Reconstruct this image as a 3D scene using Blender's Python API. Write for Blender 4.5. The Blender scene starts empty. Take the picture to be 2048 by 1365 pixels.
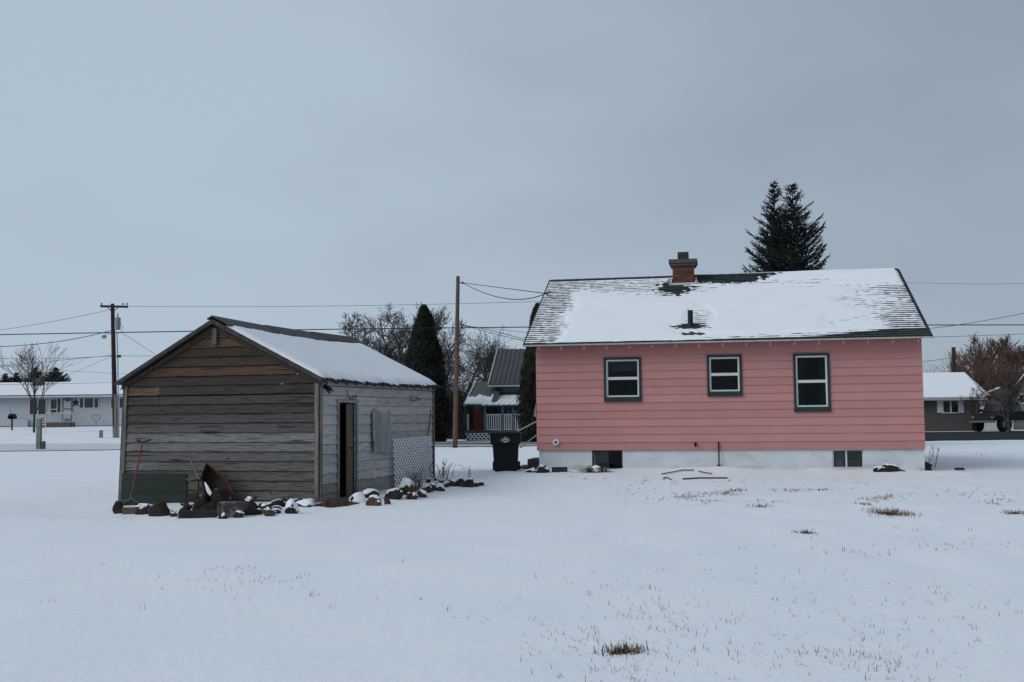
import bpy, math, random
from mathutils import Vector, Matrix, noise
random.seed(7)
S = bpy.context.scene
COL = S.collection
R = math.radians
# ------------------------------------------------------------------ camera
FPX = 2200.0
EYE = 1.6
cd = bpy.data.cameras.new('camera'); cam = bpy.data.objects.new('camera', cd); COL.objects.link(cam)
S.camera = cam
cd.sensor_width = 36; cd.lens = FPX/2048*36; cd.clip_end = 3000; cd.clip_start = 0.1
CM = Matrix.Translation((0, 0, EYE)) @ Matrix.Rotation(R(90)+math.atan(150/FPX), 4, 'X') @ Matrix.Rotation(-0.010, 4, 'Z')
cam.matrix_world = CM
# ------------------------------------------------------------------ sky
W = bpy.data.worlds.new('World'); S.world = W; W.use_nodes = True
nt = W.node_tree; N = nt.nodes; Lk = nt.links
N.clear()
out = N.new('ShaderNodeOutputWorld'); bg = N.new('ShaderNodeBackground'); bg.inputs[1].default_value = 1.0
sky = N.new('ShaderNodeTexSky'); sky.sky_type = 'NISHITA'; sky.sun_disc = False
sky.sun_elevation = R(32); sky.sun_rotation = R(-110)
tc = N.new('ShaderNodeTexCoord')
mp = N.new('ShaderNodeMapping'); mp.inputs['Scale'].default_value = (1.6, 1.6, 4.2); mp.inputs['Location'].default_value = (3.1, 0.4, 0.65)
nz = N.new('ShaderNodeTexNoise'); nz.inputs['Scale'].default_value = 1.25; nz.inputs['Detail'].default_value = 3.5; nz.inputs['Roughness'].default_value = .45
Lk.new(tc.outputs['Generated'], mp.inputs[0]); Lk.new(mp.outputs[0], nz.inputs['Vector'])
sep = N.new('ShaderNodeSeparateXYZ'); Lk.new(tc.outputs['Generated'], sep.inputs[0])
def wm(op, a, b, c=None):
    n = N.new('ShaderNodeMath'); n.operation = op
    for i, v in enumerate((a, b, c)):
        if v is None: continue
        if isinstance(v, (int, float)): n.inputs[i].default_value = v
        else: Lk.new(v, n.inputs[i])
    return n.outputs[0]
gx = wm('MULTIPLY', sep.outputs['X'], -0.62)
gz = wm('MULTIPLY', wm('ABSOLUTE', wm('SUBTRACT', sep.outputs['Z'], 0.18), 0), -0.35)
v = wm('ADD', wm('ADD', wm('MULTIPLY', wm('SUBTRACT', nz.outputs['Fac'], .5), 1.1), gx), wm('ADD', gz, 0.62))
cr = N.new('ShaderNodeValToRGB')
cr.color_ramp.elements[0].position = 0.15; cr.color_ramp.elements[0].color = (.219, .268, .322, 1)
cr.color_ramp.elements[1].position = 0.85; cr.color_ramp.elements[1].color = (.366, .443, .532, 1)
Lk.new(v, cr.inputs[0])
sk = N.new('ShaderNodeMix'); sk.data_type = 'RGBA'; sk.blend_type = 'MULTIPLY'; sk.inputs[0].default_value = 1
Lk.new(sky.outputs[0], sk.inputs[6]); sk.inputs[7].default_value = (.06, .06, .06, 1)
mx = N.new('ShaderNodeMix'); mx.data_type = 'RGBA'; mx.inputs[0].default_value = .93
Lk.new(sk.outputs[2], mx.inputs[6]); Lk.new(cr.outputs[0], mx.inputs[7])
Lk.new(mx.outputs[2], bg.inputs[0]); Lk.new(bg.outputs[0], out.inputs[0])
sl = bpy.data.lights.new('sun', 'SUN'); sl.energy = 1.0; sl.angle = R(35); sl.color = (1, .97, .93)
so = bpy.data.objects.new('sun', sl); COL.objects.link(so)
so.rotation_euler = Vector((.75, .45, -.62)).to_track_quat('-Z', 'Y').to_euler()
S.view_settings.view_transform = 'Standard'; S.view_settings.look = 'None'
S.view_settings.exposure = 0.31; S.view_settings.gamma = 1.0
S.render.resolution_x = 1024; S.render.resolution_y = 682
# ------------------------------------------------------------------ projection helpers
def ray(px, py):
    return (CM.to_3x3() @ Vector(((px-1024)/FPX, (682.5-py)/FPX, -1)))
CO = Vector((0, 0, EYE))
def at(px, py, Y):
    d = ray(px, py); return CO + d*(Y/d.y)
def ss(a, b, x):
    t = max(0, min(1, (x-a)/(b-a))); return t*t*(3-2*t)
def ga(x, y, cx, cy, rx, ry): return math.exp(-((x-cx)/rx)**2-((y-cy)/ry)**2)
def gh0(x, y):
    z = ss(22, 30, y)*.10 + ss(30, 50, y)*.08
    if y > 52: z += ss(-8, -28, x)*((y-52)/44)**1.3*.9 if y < 110 else ss(-8, -28, x)*1.2
    z += -.15*ga(x, y, -6.6, 20.0, 2.4, 1.2) - .16*ga(x, y, -8.8, 22.0, 1.9, 1.8)
    z += .155*ga(x, y, 5.5, 28.2, 8, 3.0)
    dw = (x-.66)*.184+(y-28.4)*.983
    if -1.5 < dw < .6 and -1 < x < 11: z += (.015+.075*max(0, noise.noise((x*1.1, 2.2, 4.1))+.15)+.03*noise.noise((x*3.7, y*2, 8.1)))*math.exp(-((dw+.12)/.38)**2)
    if y < 27 and x > -1: z += .016*noise.noise((x*1.5, y*.9, 6.1))*ss(-1, 3, x)*ss(27, 24, y)
    tx = max(0, min(1, ((x+3.1)*2.45+(y-21.1)*4.6)/(2.45**2+4.6**2))); dd_ = math.hypot(x+3.1-2.45*tx, y-21.1-4.6*tx)
    z += .07*math.exp(-(dd_/.42)**2)
    z += .05*ga(x, y, -4.6, 20.3, 1.0, .35)
    z += .05*ga(x, y, 5.5, 18.5, 3.5, 1.0) + .07*ga(x, y, 8.5, 16.0, 3.0, 1.1)
    z += .11*ga(x, y, 5.15, 27.0, .75, .35) + .08*ga(x, y, 4.2, 27.1, .5, .35)
    z += .04*ga(x, y, 9.0, 26.3, .5, .3)+.03*ga(x, y, 7.6, 26.5, .5, .3)
    return z
def gh(x, y):
    z = gh0(x, y)
    if y < 70:
        z += .035*noise.noise((x*.22, y*.16, 3.3)) + .016*noise.noise((x*.9, y*.7, 7.7)) + .006*noise.noise((x*3.1, y*2.6, 1.7))
    return z
def gpt(px, py):
    d = ray(px, py); t = 2.0; pt = CO + d*t
    while t < 400:
        p = CO + d*t
        if p.z <= gh(p.x, p.y): break
        pt = p; t += .15 if t < 60 else .5
    a, b = pt, p
    for _ in range(14):
        m = (a+b)/2
        if m.z <= gh(m.x, m.y): b = m
        else: a = m
    return b
# ------------------------------------------------------------------ mesh helpers
class MB:
    def __init__(s): s.v = []; s.f = []; s.t = []
    def face(s, pts, tint=None):
        i = len(s.v); s.v += [tuple(p) for p in pts]; s.f.append(tuple(range(i, i+len(pts)))); s.t.append(tint)
    def box(s, a, b, tint=None, M=None):
        x0, y0, z0 = a; x1, y1, z1 = b
        P = [Vector(p) for p in ((x0,y0,z0),(x1,y0,z0),(x1,y1,z0),(x0,y1,z0),(x0,y0,z1),(x1,y0,z1),(x1,y1,z1),(x0,y1,z1))]
        if M: P = [M @ p for p in P]
        i = len(s.v); s.v += [tuple(p) for p in P]
        for f in ((3,2,1,0),(4,5,6,7),(0,1,5,4),(1,2,6,5),(2,3,7,6),(3,0,4,7)):
            s.f.append(tuple(i+k for k in f)); s.t.append(tint)
    def beam(s, p, q, w, h, tint=None, up=(0,0,1)):
        p = Vector(p); q = Vector(q); d = (q-p).normalized(); u = Vector(up)
        r = d.cross(u)
        if r.length < 1e-4: r = d.cross(Vector((1,0,0)))
        r.normalize(); u = r.cross(d).normalized()
        i = len(s.v)
        for c in (p, q):
            for a, b in ((-1,-1),(1,-1),(1,1),(-1,1)): s.v.append(tuple(c + r*a*w/2 + u*b*h/2))
        for f in ((0,1,2,3),(7,6,5,4),(4,5,1,0),(5,6,2,1),(6,7,3,2),(7,4,0,3)):
            s.f.append(tuple(i+k for k in f)); s.t.append(tint)
    def tube(s, pts, rad, n=6, cap=True, tint=None):
        pts = [Vector(p) for p in pts]
        if not isinstance(rad, (list, tuple)): rad = [rad]*len(pts)
        i0 = len(s.v); prev = None
        for k, p in enumerate(pts):
            d = (pts[min(k+1, len(pts)-1)]-pts[max(k-1, 0)])
            d = d.normalized() if d.length > 1e-9 else Vector((0,0,1))
            if prev is None:
                r = d.cross(Vector((0,0,1)) if abs(d.z) < .9 else Vector((1,0,0))).normalized()
            else:
                r = (prev - d*prev.dot(d))
                r = r.normalized() if r.length > 1e-6 else d.cross(Vector((1,0,0))).normalized()
            prev = r; u = d.cross(r)
            for j in range(n):
                a = 2*math.pi*j/n; s.v.append(tuple(p + (r*math.cos(a)+u*math.sin(a))*rad[k]))
        for k in range(len(pts)-1):
            for j in range(n):
                a = i0+k*n+j; b = i0+k*n+(j+1) % n
                s.f.append((a, b, b+n, a+n)); s.t.append(tint)
        if cap:
            s.f.append(tuple(i0+j for j in range(n))[::-1]); s.t.append(tint)
            s.f.append(tuple(i0+(len(pts)-1)*n+j for j in range(n))); s.t.append(tint)
    def lathe(s, prof, c=(0,0,0), n=20, tint=None):
        i0 = len(s.v)
        for r, z in prof:
            for j in range(n):
                a = 2*math.pi*j/n; s.v.append((c[0]+r*math.cos(a), c[1]+r*math.sin(a), c[2]+z))
        for k in range(len(prof)-1):
            for j in range(n):
                a = i0+k*n+j; b = i0+k*n+(j+1) % n
                s.f.append((a, b, b+n, a+n)); s.t.append(tint)
        s.f.append(tuple(i0+(len(prof)-1)*n+j for j in range(n))); s.t.append(tint)
    def prism(s, poly, n, tint=None):       # poly: list of 3D pts, extruded by vector n
        n = Vector(n); k = len(poly); i = len(s.v)
        s.v += [tuple(Vector(p)) for p in poly] + [tuple(Vector(p)+n) for p in poly]
        s.f.append(tuple(i+j for j in range(k))[::-1]); s.t.append(tint)
        s.f.append(tuple(i+k+j for j in range(k))); s.t.append(tint)
        for j in range(k):
            a = i+j; b = i+(j+1) % k
            s.f.append((a, b, b+k, a+k)); s.t.append(tint)
    def build(s, name, mat, parent=None, smooth=False, mats=None):
        me = bpy.data.meshes.new(name); me.from_pydata(s.v, [], s.f)
        me.materials.append(mat)
        if any(t is not None for t in s.t):
            ca = me.color_attributes.new('tint', 'FLOAT_COLOR', 'CORNER')
            li = 0; dat = []
            for f, t in zip(s.f, s.t):
                c = t if t is not None else (.5, .5, .5)
                for _ in f: dat += [c[0], c[1], c[2], 1]
            ca.data.foreach_set('color', dat)
        if smooth: me.polygons.foreach_set('use_smooth', [True]*len(me.polygons))
        me.update()
        o = bpy.data.objects.new(name, me); COL.objects.link(o)
        if parent: o.parent = parent
        return o
def tag(o, label=None, cat=None, group=None, kind=None):
    if label: o['label'] = label
    if cat: o['category'] = cat
    if group: o['group'] = group
    if kind: o['kind'] = kind
    return o
def thing(name, label, cat, loc=(0,0,0), rz=0, group=None):
    o = bpy.data.objects.new(name, None); COL.objects.link(o); o.empty_display_size = .2
    o.location = loc; o.rotation_euler = (0, 0, rz)
    return tag(o, label, cat, group)
def rebase(root, loc, ang=0):
    loc = Vector(loc); M = Matrix.Translation(-loc)
    for ch in [c for c in COL.objects if c.parent == root or (c.parent and c.parent.parent == root)]:
        if ch.type == 'MESH': ch.data.transform(M)
    root.location = loc; root.rotation_euler = (0, 0, ang)
def bevel(o, w=.01, seg=2):
    m = o.modifiers.new('bevel', 'BEVEL'); m.width = w; m.segments = seg; m.limit_method = 'ANGLE'; return o
# ------------------------------------------------------------------ materials
def mat(name, c, c2=None, rough=.8, scale=5, stretch=(1,1,1), bump=0, bscale=None, spec=.3, metal=0, tint=False, lo=.35, hi=.65, detail=5, bdist=.01):
    m = bpy.data.materials.new(name); m.use_nodes = True; nt = m.node_tree; N = nt.nodes; L = nt.links
    b = N['Principled BSDF']; b.inputs['Roughness'].default_value = rough; b.inputs['Metallic'].default_value = metal
    b.inputs['Specular IOR Level'].default_value = spec
    tc = N.new('ShaderNodeTexCoord'); mp = N.new('ShaderNodeMapping'); mp.inputs['Scale'].default_value = stretch
    L.new(tc.outputs['Object'], mp.inputs[0])
    nz = N.new('ShaderNodeTexNoise'); nz.inputs['Scale'].default_value = scale; nz.inputs['Detail'].default_value = detail
    nz.inputs['Roughness'].default_value = .62
    L.new(mp.outputs[0], nz.inputs['Vector'])
    if c2 is None: c2 = tuple(x*.85 for x in c)
    cr = N.new('ShaderNodeValToRGB'); cr.color_ramp.elements[0].position = lo; cr.color_ramp.elements[1].position = hi
    cr.color_ramp.elements[0].color = (*c2, 1); cr.color_ramp.elements[1].color = (*c, 1)
    L.new(nz.outputs['Fac'], cr.inputs[0]); colr = cr.outputs[0]
    if tint:
        at_ = N.new('ShaderNodeAttribute'); at_.attribute_name = 'tint'
        mx = N.new('ShaderNodeMix'); mx.data_type = 'RGBA'; mx.blend_type = 'MULTIPLY'; mx.inputs[0].default_value = 1
        L.new(colr, mx.inputs[6]); L.new(at_.outputs['Color'], mx.inputs[7]); colr = mx.outputs[2]
    L.new(colr, b.inputs['Base Color'])
    if bump:
        n2 = N.new('ShaderNodeTexNoise'); n2.inputs['Scale'].default_value = bscale or scale*2; n2.inputs['Detail'].default_value = 6
        L.new(mp.outputs[0], n2.inputs['Vector'])
        bp = N.new('ShaderNodeBump'); bp.inputs['Strength'].default_value = bump; bp.inputs['Distance'].default_value = bdist
        L.new(n2.outputs['Fac'], bp.inputs['Height']); L.new(bp.outputs[0], b.inputs['Normal'])
    return m
def add_layer(m, col, scale, stretch, lo, hi, coord='Object', zfade=None):
    """stains with a shape of their own: mix a second colour by noise"""
    nt = m.node_tree; N = nt.nodes; L = nt.links; b = N['Principled BSDF']
    src = b.inputs['Base Color'].links[0].from_socket
    tc = N.new('ShaderNodeTexCoord'); mp = N.new('ShaderNodeMapping'); mp.inputs['Scale'].default_value = stretch
    L.new(tc.outputs[coord], mp.inputs[0])
    nz = N.new('ShaderNodeTexNoise'); nz.inputs['Scale'].default_value = scale; nz.inputs['Detail'].default_value = 6
    L.new(mp.outputs[0], nz.inputs['Vector'])
    mr = N.new('ShaderNodeMapRange'); mr.inputs[1].default_value = lo; mr.inputs[2].default_value = hi
    L.new(nz.outputs['Fac'], mr.inputs[0]); f = mr.outputs[0]
    if zfade:
        sp = N.new('ShaderNodeSeparateXYZ'); L.new(tc.outputs[coord], sp.inputs[0])
        m2 = N.new('ShaderNodeMapRange'); m2.inputs[1].default_value = zfade[0]; m2.inputs[2].default_value = zfade[1]
        L.new(sp.outputs['Z'], m2.inputs[0])
        mu = N.new('ShaderNodeMath'); mu.operation = 'MULTIPLY'; L.new(f, mu.inputs[0]); L.new(m2.outputs[0], mu.inputs[1]); f = mu.outputs[0]
    mx = N.new('ShaderNodeMix'); mx.data_type = 'RGBA'; L.new(f, mx.inputs[0]); L.new(src, mx.inputs[6]); mx.inputs[7].default_value = (*col, 1)
    L.new(mx.outputs[2], b.inputs['Base Color']); return m
def glassmat(name, refl=.10, dirt=(.02,.025,.03), dmix=.25):
    m = bpy.data.materials.new(name); m.use_nodes = True; nt = m.node_tree; N = nt.nodes; L = nt.links; N.clear()
    o = N.new('ShaderNodeOutputMaterial'); t = N.new('ShaderNodeBsdfTransparent'); t.inputs[0].default_value = (.75,.8,.8,1)
    g = N.new('ShaderNodeBsdfGlossy'); g.inputs['Roughness'].default_value = .03
    d = N.new('ShaderNodeBsdfDiffuse'); d.inputs[0].default_value = (*dirt, 1)
    a = N.new('ShaderNodeMixShader'); a.inputs[0].default_value = dmix; L.new(t.outputs[0], a.inputs[1]); L.new(d.outputs[0], a.inputs[2])
    c = N.new('ShaderNodeMixShader'); c.inputs[0].default_value = refl; L.new(a.outputs[0], c.inputs[1]); L.new(g.outputs[0], c.inputs[2])
    L.new(c.outputs[0], o.inputs[0]); return m
M_snow = mat('snow', (.83,.86,.90), (.80,.835,.885), rough=.9, scale=.6, bump=.5, bscale=9, spec=.15, bdist=.02)
M_rsnow = mat('roof_snow', (.84,.865,.90), (.81,.84,.885), rough=.9, scale=2.2, bump=.25, bscale=30, spec=.15)
M_pink = mat('pink_paint', (.470,.220,.205), (.442,.205,.194), rough=.55, scale=1.4, bump=.08, bscale=30, tint=True, spec=.3)
M_found = mat('whitewashed_concrete', (.62,.66,.68), (.54,.58,.60), rough=.85, scale=2.5, bump=.4, bscale=18)
add_layer(M_found, (.40,.40,.37), 1.6, (1,1,2.5), .55, .85)
add_layer(M_found, (.34,.31,.26), 4, (.6,1,1), .42, .75, zfade=(.20, .0))
add_layer(M_found, (.22,.22,.21), 3, (.5,1,26), .66, .70)
M_shing = mat('green_shingle', (.045,.060,.058), (.020,.028,.028), rough=.9, scale=18, stretch=(.5,1,1), bump=.5, bscale=60, tint=True)
M_trimgreen = mat('dark_green_paint', (.022,.036,.031), (.015,.026,.022), rough=.5, scale=6, bump=.1)
M_vinyl = mat('white_vinyl', (.62,.65,.66), (.55,.58,.59), rough=.4, scale=4)
M_fascia = mat('pale_fascia_paint', (.42,.44,.42), (.30,.30,.28), rough=.7, scale=6)
M_glass = glassmat('window_glass', .012, dmix=.03)
M_glass2 = glassmat('dusty_glass', .03, (.05,.06,.065), .35)
M_curt = mat('curtain_cloth', (.075,.09,.105), (.04,.05,.06), rough=.95, scale=4, stretch=(8,8,.3))
M_curtd = mat('dark_curtain_cloth', (.03,.03,.032), (.016,.016,.018), rough=.95, scale=4, stretch=(8,8,.3))
M_room = mat('unlit_room', (.03,.03,.03), rough=.9)  # near-black base colour carries the dimness of the unlit rooms
M_cap = mat('mortar_cap', (.095,.088,.080), (.055,.052,.048), scale=8, bump=.4)
M_flue = mat('rusty_flue', (.050,.034,.032), (.030,.022,.022), rough=.7, scale=8)
M_black = mat('black_plastic', (.007,.008,.009), (.005,.006,.007), rough=.55, scale=5, spec=.2)
M_blackm = mat('black_metal', (.014,.014,.015), rough=.6, scale=5)
M_wood = mat('weathered_wood', (.395,.375,.355), (.115,.105,.096), rough=.9, scale=2.6, stretch=(1.3,1.3,30), bump=.8, bscale=1.6, tint=True, lo=.34, hi=.70, detail=10, bdist=.02)
add_layer(M_wood, (.022,.019,.017), 2.2, (.5,.5,9), .56, .68)
add_layer(M_wood, (.010,.009,.008), 9, (.6,1,1), .70, .74)
M_woodside = mat('faded_painted_wood', (.47,.465,.45), (.32,.315,.305), rough=.9, scale=2.2, stretch=(1,1,9), bump=.4, bscale=1.6, tint=True, lo=.3, hi=.66, detail=9, bdist=.01)
add_layer(M_woodside, (.13,.115,.10), 3.5, (.6,.6,5), .60, .76)
add_layer(M_woodside, (.05,.045,.04), 16, (1,1,1), .70, .76)
M_dwood = mat('dark_wood', (.085,.070,.060), (.035,.028,.025), rough=.9, scale=2.5, stretch=(1,1,.25), bump=.6, tint=True)
M_vwood = mat('vertical_weathered_wood', (.20,.185,.17), (.075,.068,.062), rough=.9, scale=3, stretch=(8,8,.5), bump=.7, tint=True, lo=.3, hi=.7)
M_redwood = mat('reddish_wood', (.20,.075,.04), (.10,.035,.02), rough=.8, scale=3, stretch=(8,8,.5))
M_panelg = mat('green_panel_paint', (.020,.031,.026), (.012,.020,.017), rough=.7, scale=3, stretch=(1,1,3))
M_plyw = mat('grey_plywood', (.30,.32,.34), (.20,.21,.225), rough=.85, scale=2.2, stretch=(3,3,.8), bump=.3)
M_tin = mat('old_roof_tin', (.075,.082,.082), (.035,.030,.028), rough=.7, scale=4, stretch=(1,4,1), bump=.4, tint=True)
M_lat = mat('white_lattice_paint', (.74,.77,.79), (.66,.69,.71), rough=.6, scale=5)
M_rust = mat('rusted_steel', (.150,.055,.020), (.045,.030,.022), rough=.85, scale=7, bump=.5, tint=True)
M_tray = mat('rusty_tray_steel', (.075,.058,.040), (.040,.036,.028), rough=.85, scale=6, bump=.4)
add_layer(M_tray, (.10,.04,.018), 5, (1,1,1), .55, .75)
M_redp = mat('worn_red_paint', (.22,.060,.045), (.11,.035,.03), rough=.7, scale=10)
M_teal = mat('pale_green_metal', (.075,.120,.110), rough=.6, scale=10)
M_rock = mat('dark_fieldstone', (.052,.040,.035), (.018,.015,.014), rough=.9, scale=7, bump=.8, bscale=12, tint=True, bdist=.03)
M_conc = mat('mottled_concrete', (.17,.155,.15), (.045,.043,.045), rough=.95, scale=7, bump=.8, lo=.45, hi=.55)
M_pole = mat('brown_pole_wood', (.150,.105,.075), (.070,.048,.036), rough=.9, scale=3, stretch=(8,8,.6), bump=.5)
M_pole2 = mat('dark_pole_wood', (.060,.030,.026), (.022,.016,.015), rough=.9, scale=2, stretch=(5,5,.5), bump=.4)
M_poleg = mat('grey_pole_wood', (.25,.25,.25), (.15,.15,.15), rough=.9, scale=2, stretch=(5,5,.5))
M_galv = mat('galvanised_steel', (.26,.28,.30), (.20,.22,.24), rough=.5, scale=4, metal=.3)
M_wire = mat('wire_rubber', (.016,.018,.02), rough=.7)
M_bark = mat('winter_bark', (.075,.062,.058), (.035,.030,.028), rough=.95, scale=4, stretch=(4,4,1), bump=.4)
M_twig = mat('winter_twigs', (.085,.070,.068), (.045,.036,.036), rough=.95, scale=2)
M_twigr = mat('red_brown_twigs', (.155,.090,.070), (.095,.058,.048), rough=.95, scale=2)
M_dtwig = mat('dark_brush_twigs', (.035,.030,.030), (.018,.016,.016), rough=.95, scale=2)
M_spruce = mat('blue_spruce_needles', (.040,.050,.048), (.014,.019,.019), rough=.9, scale=2.5, tint=True)
M_cone = mat('spruce_cones', (.085,.045,.024), rough=.9)
M_arb = mat('arborvitae_foliage', (.026,.030,.020), (.008,.010,.007), rough=.95, scale=1.4, tint=True)
M_grass = mat('dead_grass', (.190,.140,.095), (.075,.060,.042), rough=.95, scale=9, tint=True)
M_turf = mat('bare_turf', (.050,.042,.026), (.022,.020,.014), rough=1, scale=14, bump=1, bdist=.03)
M_asph = mat('wet_asphalt', (.060,.062,.068), (.045,.046,.050), rough=.75, scale=2)
M_dirt = mat('reddish_dirt', (.060,.034,.026), (.025,.018,.016), rough=1, scale=8, bump=1, bdist=.03)
M_blue = mat('blue_siding', (.10,.145,.18), (.085,.125,.155), rough=.7, scale=3)
M_dkblue = mat('dark_porch_wall', (.045,.055,.065), (.03,.036,.042), rough=.8, scale=3)
M_mroof = mat('grey_metal_roof', (.085,.088,.092), (.065,.068,.072), rough=.5, scale=3, metal=.3)
M_white = mat('white_siding', (.44,.47,.50), (.41,.44,.47), rough=.7, scale=2, stretch=(.4,1,8))
M_whitep = mat('white_house_paint', (.56,.58,.60), rough=.6, scale=4)
M_taupe = mat('taupe_siding', (.085,.080,.075), (.07,.066,.062), rough=.8, scale=3)
M_greys = mat('grey_green_siding', (.17,.19,.18), (.12,.14,.13), rough=.8, scale=2, stretch=(.4,1,9))
M_reddoor = mat('dark_red_door', (.06,.012,.012), rough=.5, scale=4)
M_car = mat('black_car_paint', (.008,.009,.010), rough=.6, scale=3, spec=.15)
M_tyre = mat('tyre_rubber', (.012,.012,.012), rough=.9, scale=9)
M_chrome = mat('dull_chrome', (.16,.17,.18), rough=.4, scale=6, metal=.8)
M_dglass = mat('dark_house_glass', (.018,.021,.025), rough=.08, scale=2, spec=.6)
M_redstripe = mat('red_cloth', (.33,.03,.03), rough=.9)
M_whitecl = mat('white_cloth', (.55,.56,.58), rough=.9)
M_postg = mat('pale_green_post', (.20,.25,.23), (.13,.17,.155), rough=.8, scale=4)
M_brown = mat('brown_masonry', (.12,.095,.09), (.08,.065,.06), rough=.9, scale=6)
M_brown2 = mat('log_end_wood', (.13,.055,.03), (.06,.03,.02), scale=12)
M_dark = mat('blackened_wood', (.030,.024,.022), (.012,.010,.010), scale=7, bump=.8)
M_logo = mat('white_print', (.55,.58,.62), rough=.6)
def brickmat():
    m = bpy.data.materials.new('chimney_brick'); m.use_nodes = True; nt = m.node_tree; N = nt.nodes; L = nt.links
    b = N['Principled BSDF']; b.inputs['Roughness'].default_value = .9
    at_ = N.new('ShaderNodeAttribute'); at_.attribute_name = 'tint'
    tc = N.new('ShaderNodeTexCoord'); nz = N.new('ShaderNodeTexNoise'); nz.inputs['Scale'].default_value = 25
    L.new(tc.outputs['Object'], nz.inputs['Vector'])
    mx = N.new('ShaderNodeMix'); mx.data_type = 'RGBA'; mx.blend_type = 'MULTIPLY'; mx.inputs[0].default_value = .6
    L.new(at_.outputs['Color'], mx.inputs[6]); L.new(nz.outputs['Fac'], mx.inputs[7]); L.new(mx.outputs[2], b.inputs['Base Color'])
    bp = N.new('ShaderNodeBump'); bp.inputs['Strength'].default_value = .5; bp.inputs['Distance'].default_value = .01
    L.new(nz.outputs['Fac'], bp.inputs['Height']); L.new(bp.outputs[0], b.inputs['Normal'])
    return m
M_brick = brickmat()
# ------------------------------------------------------------------ ground
def axis(segs):
    r = []
    for a, b, n in segs:
        for i in range(n): r.append(a+(b-a)*i/n)
    r.append(segs[-1][1]); return r
xs = axis([(-900,-120,12),(-120,-40,24),(-40,-12,60),(-12,14,200),(14,45,60),(45,120,24),(120,900,12)])
ys = axis([(-30,2,10),(2,12,50),(12,32,170),(32,70,90),(70,130,50),(130,1500,30)])
mb = MB(); nx = len(xs)
for y in ys:
    for x in xs: mb.v.append((x, y, gh(x, y)))
for j in range(len(ys)-1):
    for i in range(nx-1):
        a = j*nx+i; mb.f.append((a, a+1, a+1+nx, a+nx)); mb.t.append(None)
tag(mb.build('snow_ground', M_snow, smooth=True), kind='structure')
# road: asphalt sheet with snow left between tyre tracks (procedural)
def roadmat():
    m = mat('snow_streaked_asphalt', (.040,.042,.046), (.028,.029,.032), rough=.95, scale=2.0, spec=.05)
    nt = m.node_tree; N = nt.nodes; L = nt.links; b = N['Principled BSDF']
    src = b.inputs['Base Color'].links[0].from_socket
    tc = N.new('ShaderNodeTexCoord'); mp = N.new('ShaderNodeMapping'); mp.inputs['Scale'].default_value = (.025, 1.1, 1)
    L.new(tc.outputs['Object'], mp.inputs[0])
    nz = N.new('ShaderNodeTexNoise'); nz.inputs['Scale'].default_value = 1.0; nz.inputs['Detail'].default_value = 4
    L.new(mp.outputs[0], nz.inputs['Vector'])
    sp = N.new('ShaderNodeSeparateXYZ'); L.new(tc.outputs['Object'], sp.inputs[0])
    mr = N.new('ShaderNodeMapRange'); mr.inputs[1].default_value = -30; mr.inputs[2].default_value = 24; mr.inputs[3].default_value = .36; mr.inputs[4].default_value = -.26
    mr.inputs[1].default_value = -20; mr.inputs[2].default_value = -7; mr.inputs[3].default_value = .25; mr.inputs[4].default_value = -.03
    L.new(sp.outputs['X'], mr.inputs[0])
    mq = N.new('ShaderNodeMapRange'); mq.inputs[1].default_value = 8; mq.inputs[2].default_value = 20; mq.inputs[3].default_value = 0; mq.inputs[4].default_value = -.24
    L.new(sp.outputs['X'], mq.inputs[0])
    a2 = N.new('ShaderNodeMath'); L.new(mr.outputs[0], a2.inputs[0]); L.new(mq.outputs[0], a2.inputs[1])
    ad = N.new('ShaderNodeMath'); L.new(nz.outputs['Fac'], ad.inputs[0]); L.new(a2.outputs[0], ad.inputs[1])
    m2 = N.new('ShaderNodeMapRange'); m2.inputs[1].default_value = .44; m2.inputs[2].default_value = .50
    L.new(ad.outputs[0], m2.inputs[0])
    mx = N.new('ShaderNodeMix'); mx.data_type = 'RGBA'; L.new(m2.outputs[0], mx.inputs[0]); L.new(src, mx.inputs[6]); mx.inputs[7].default_value = (.62,.64,.67,1)
    L.new(mx.outputs[2], b.inputs['Base Color']); return m
def road_edges(x):
    near = 51.5 + 3.0*ss(10, 26, x); far = 61.5 + 15*ss(12, 24, x); return near, far
mb = MB(); rx = axis([(-70,-10,60),(-10,40,80),(40,90,40)]); K = 14
for x in rx:
    a, b = road_edges(x)
    for k in range(K+1):
        y = a+(b-a)*k/K + .25*noise.noise((x*.3, k*.5, 4)); mb.v.append((x, y, gh(x, y)+.03))
for i in range(len(rx)-1):
    for k in range(K):
        a = i*(K+1)+k; mb.f.append((a, a+K+1, a+K+2, a+1)); mb.t.append(None)
tag(mb.build('road', roadmat(), smooth=True), kind='structure')
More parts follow.
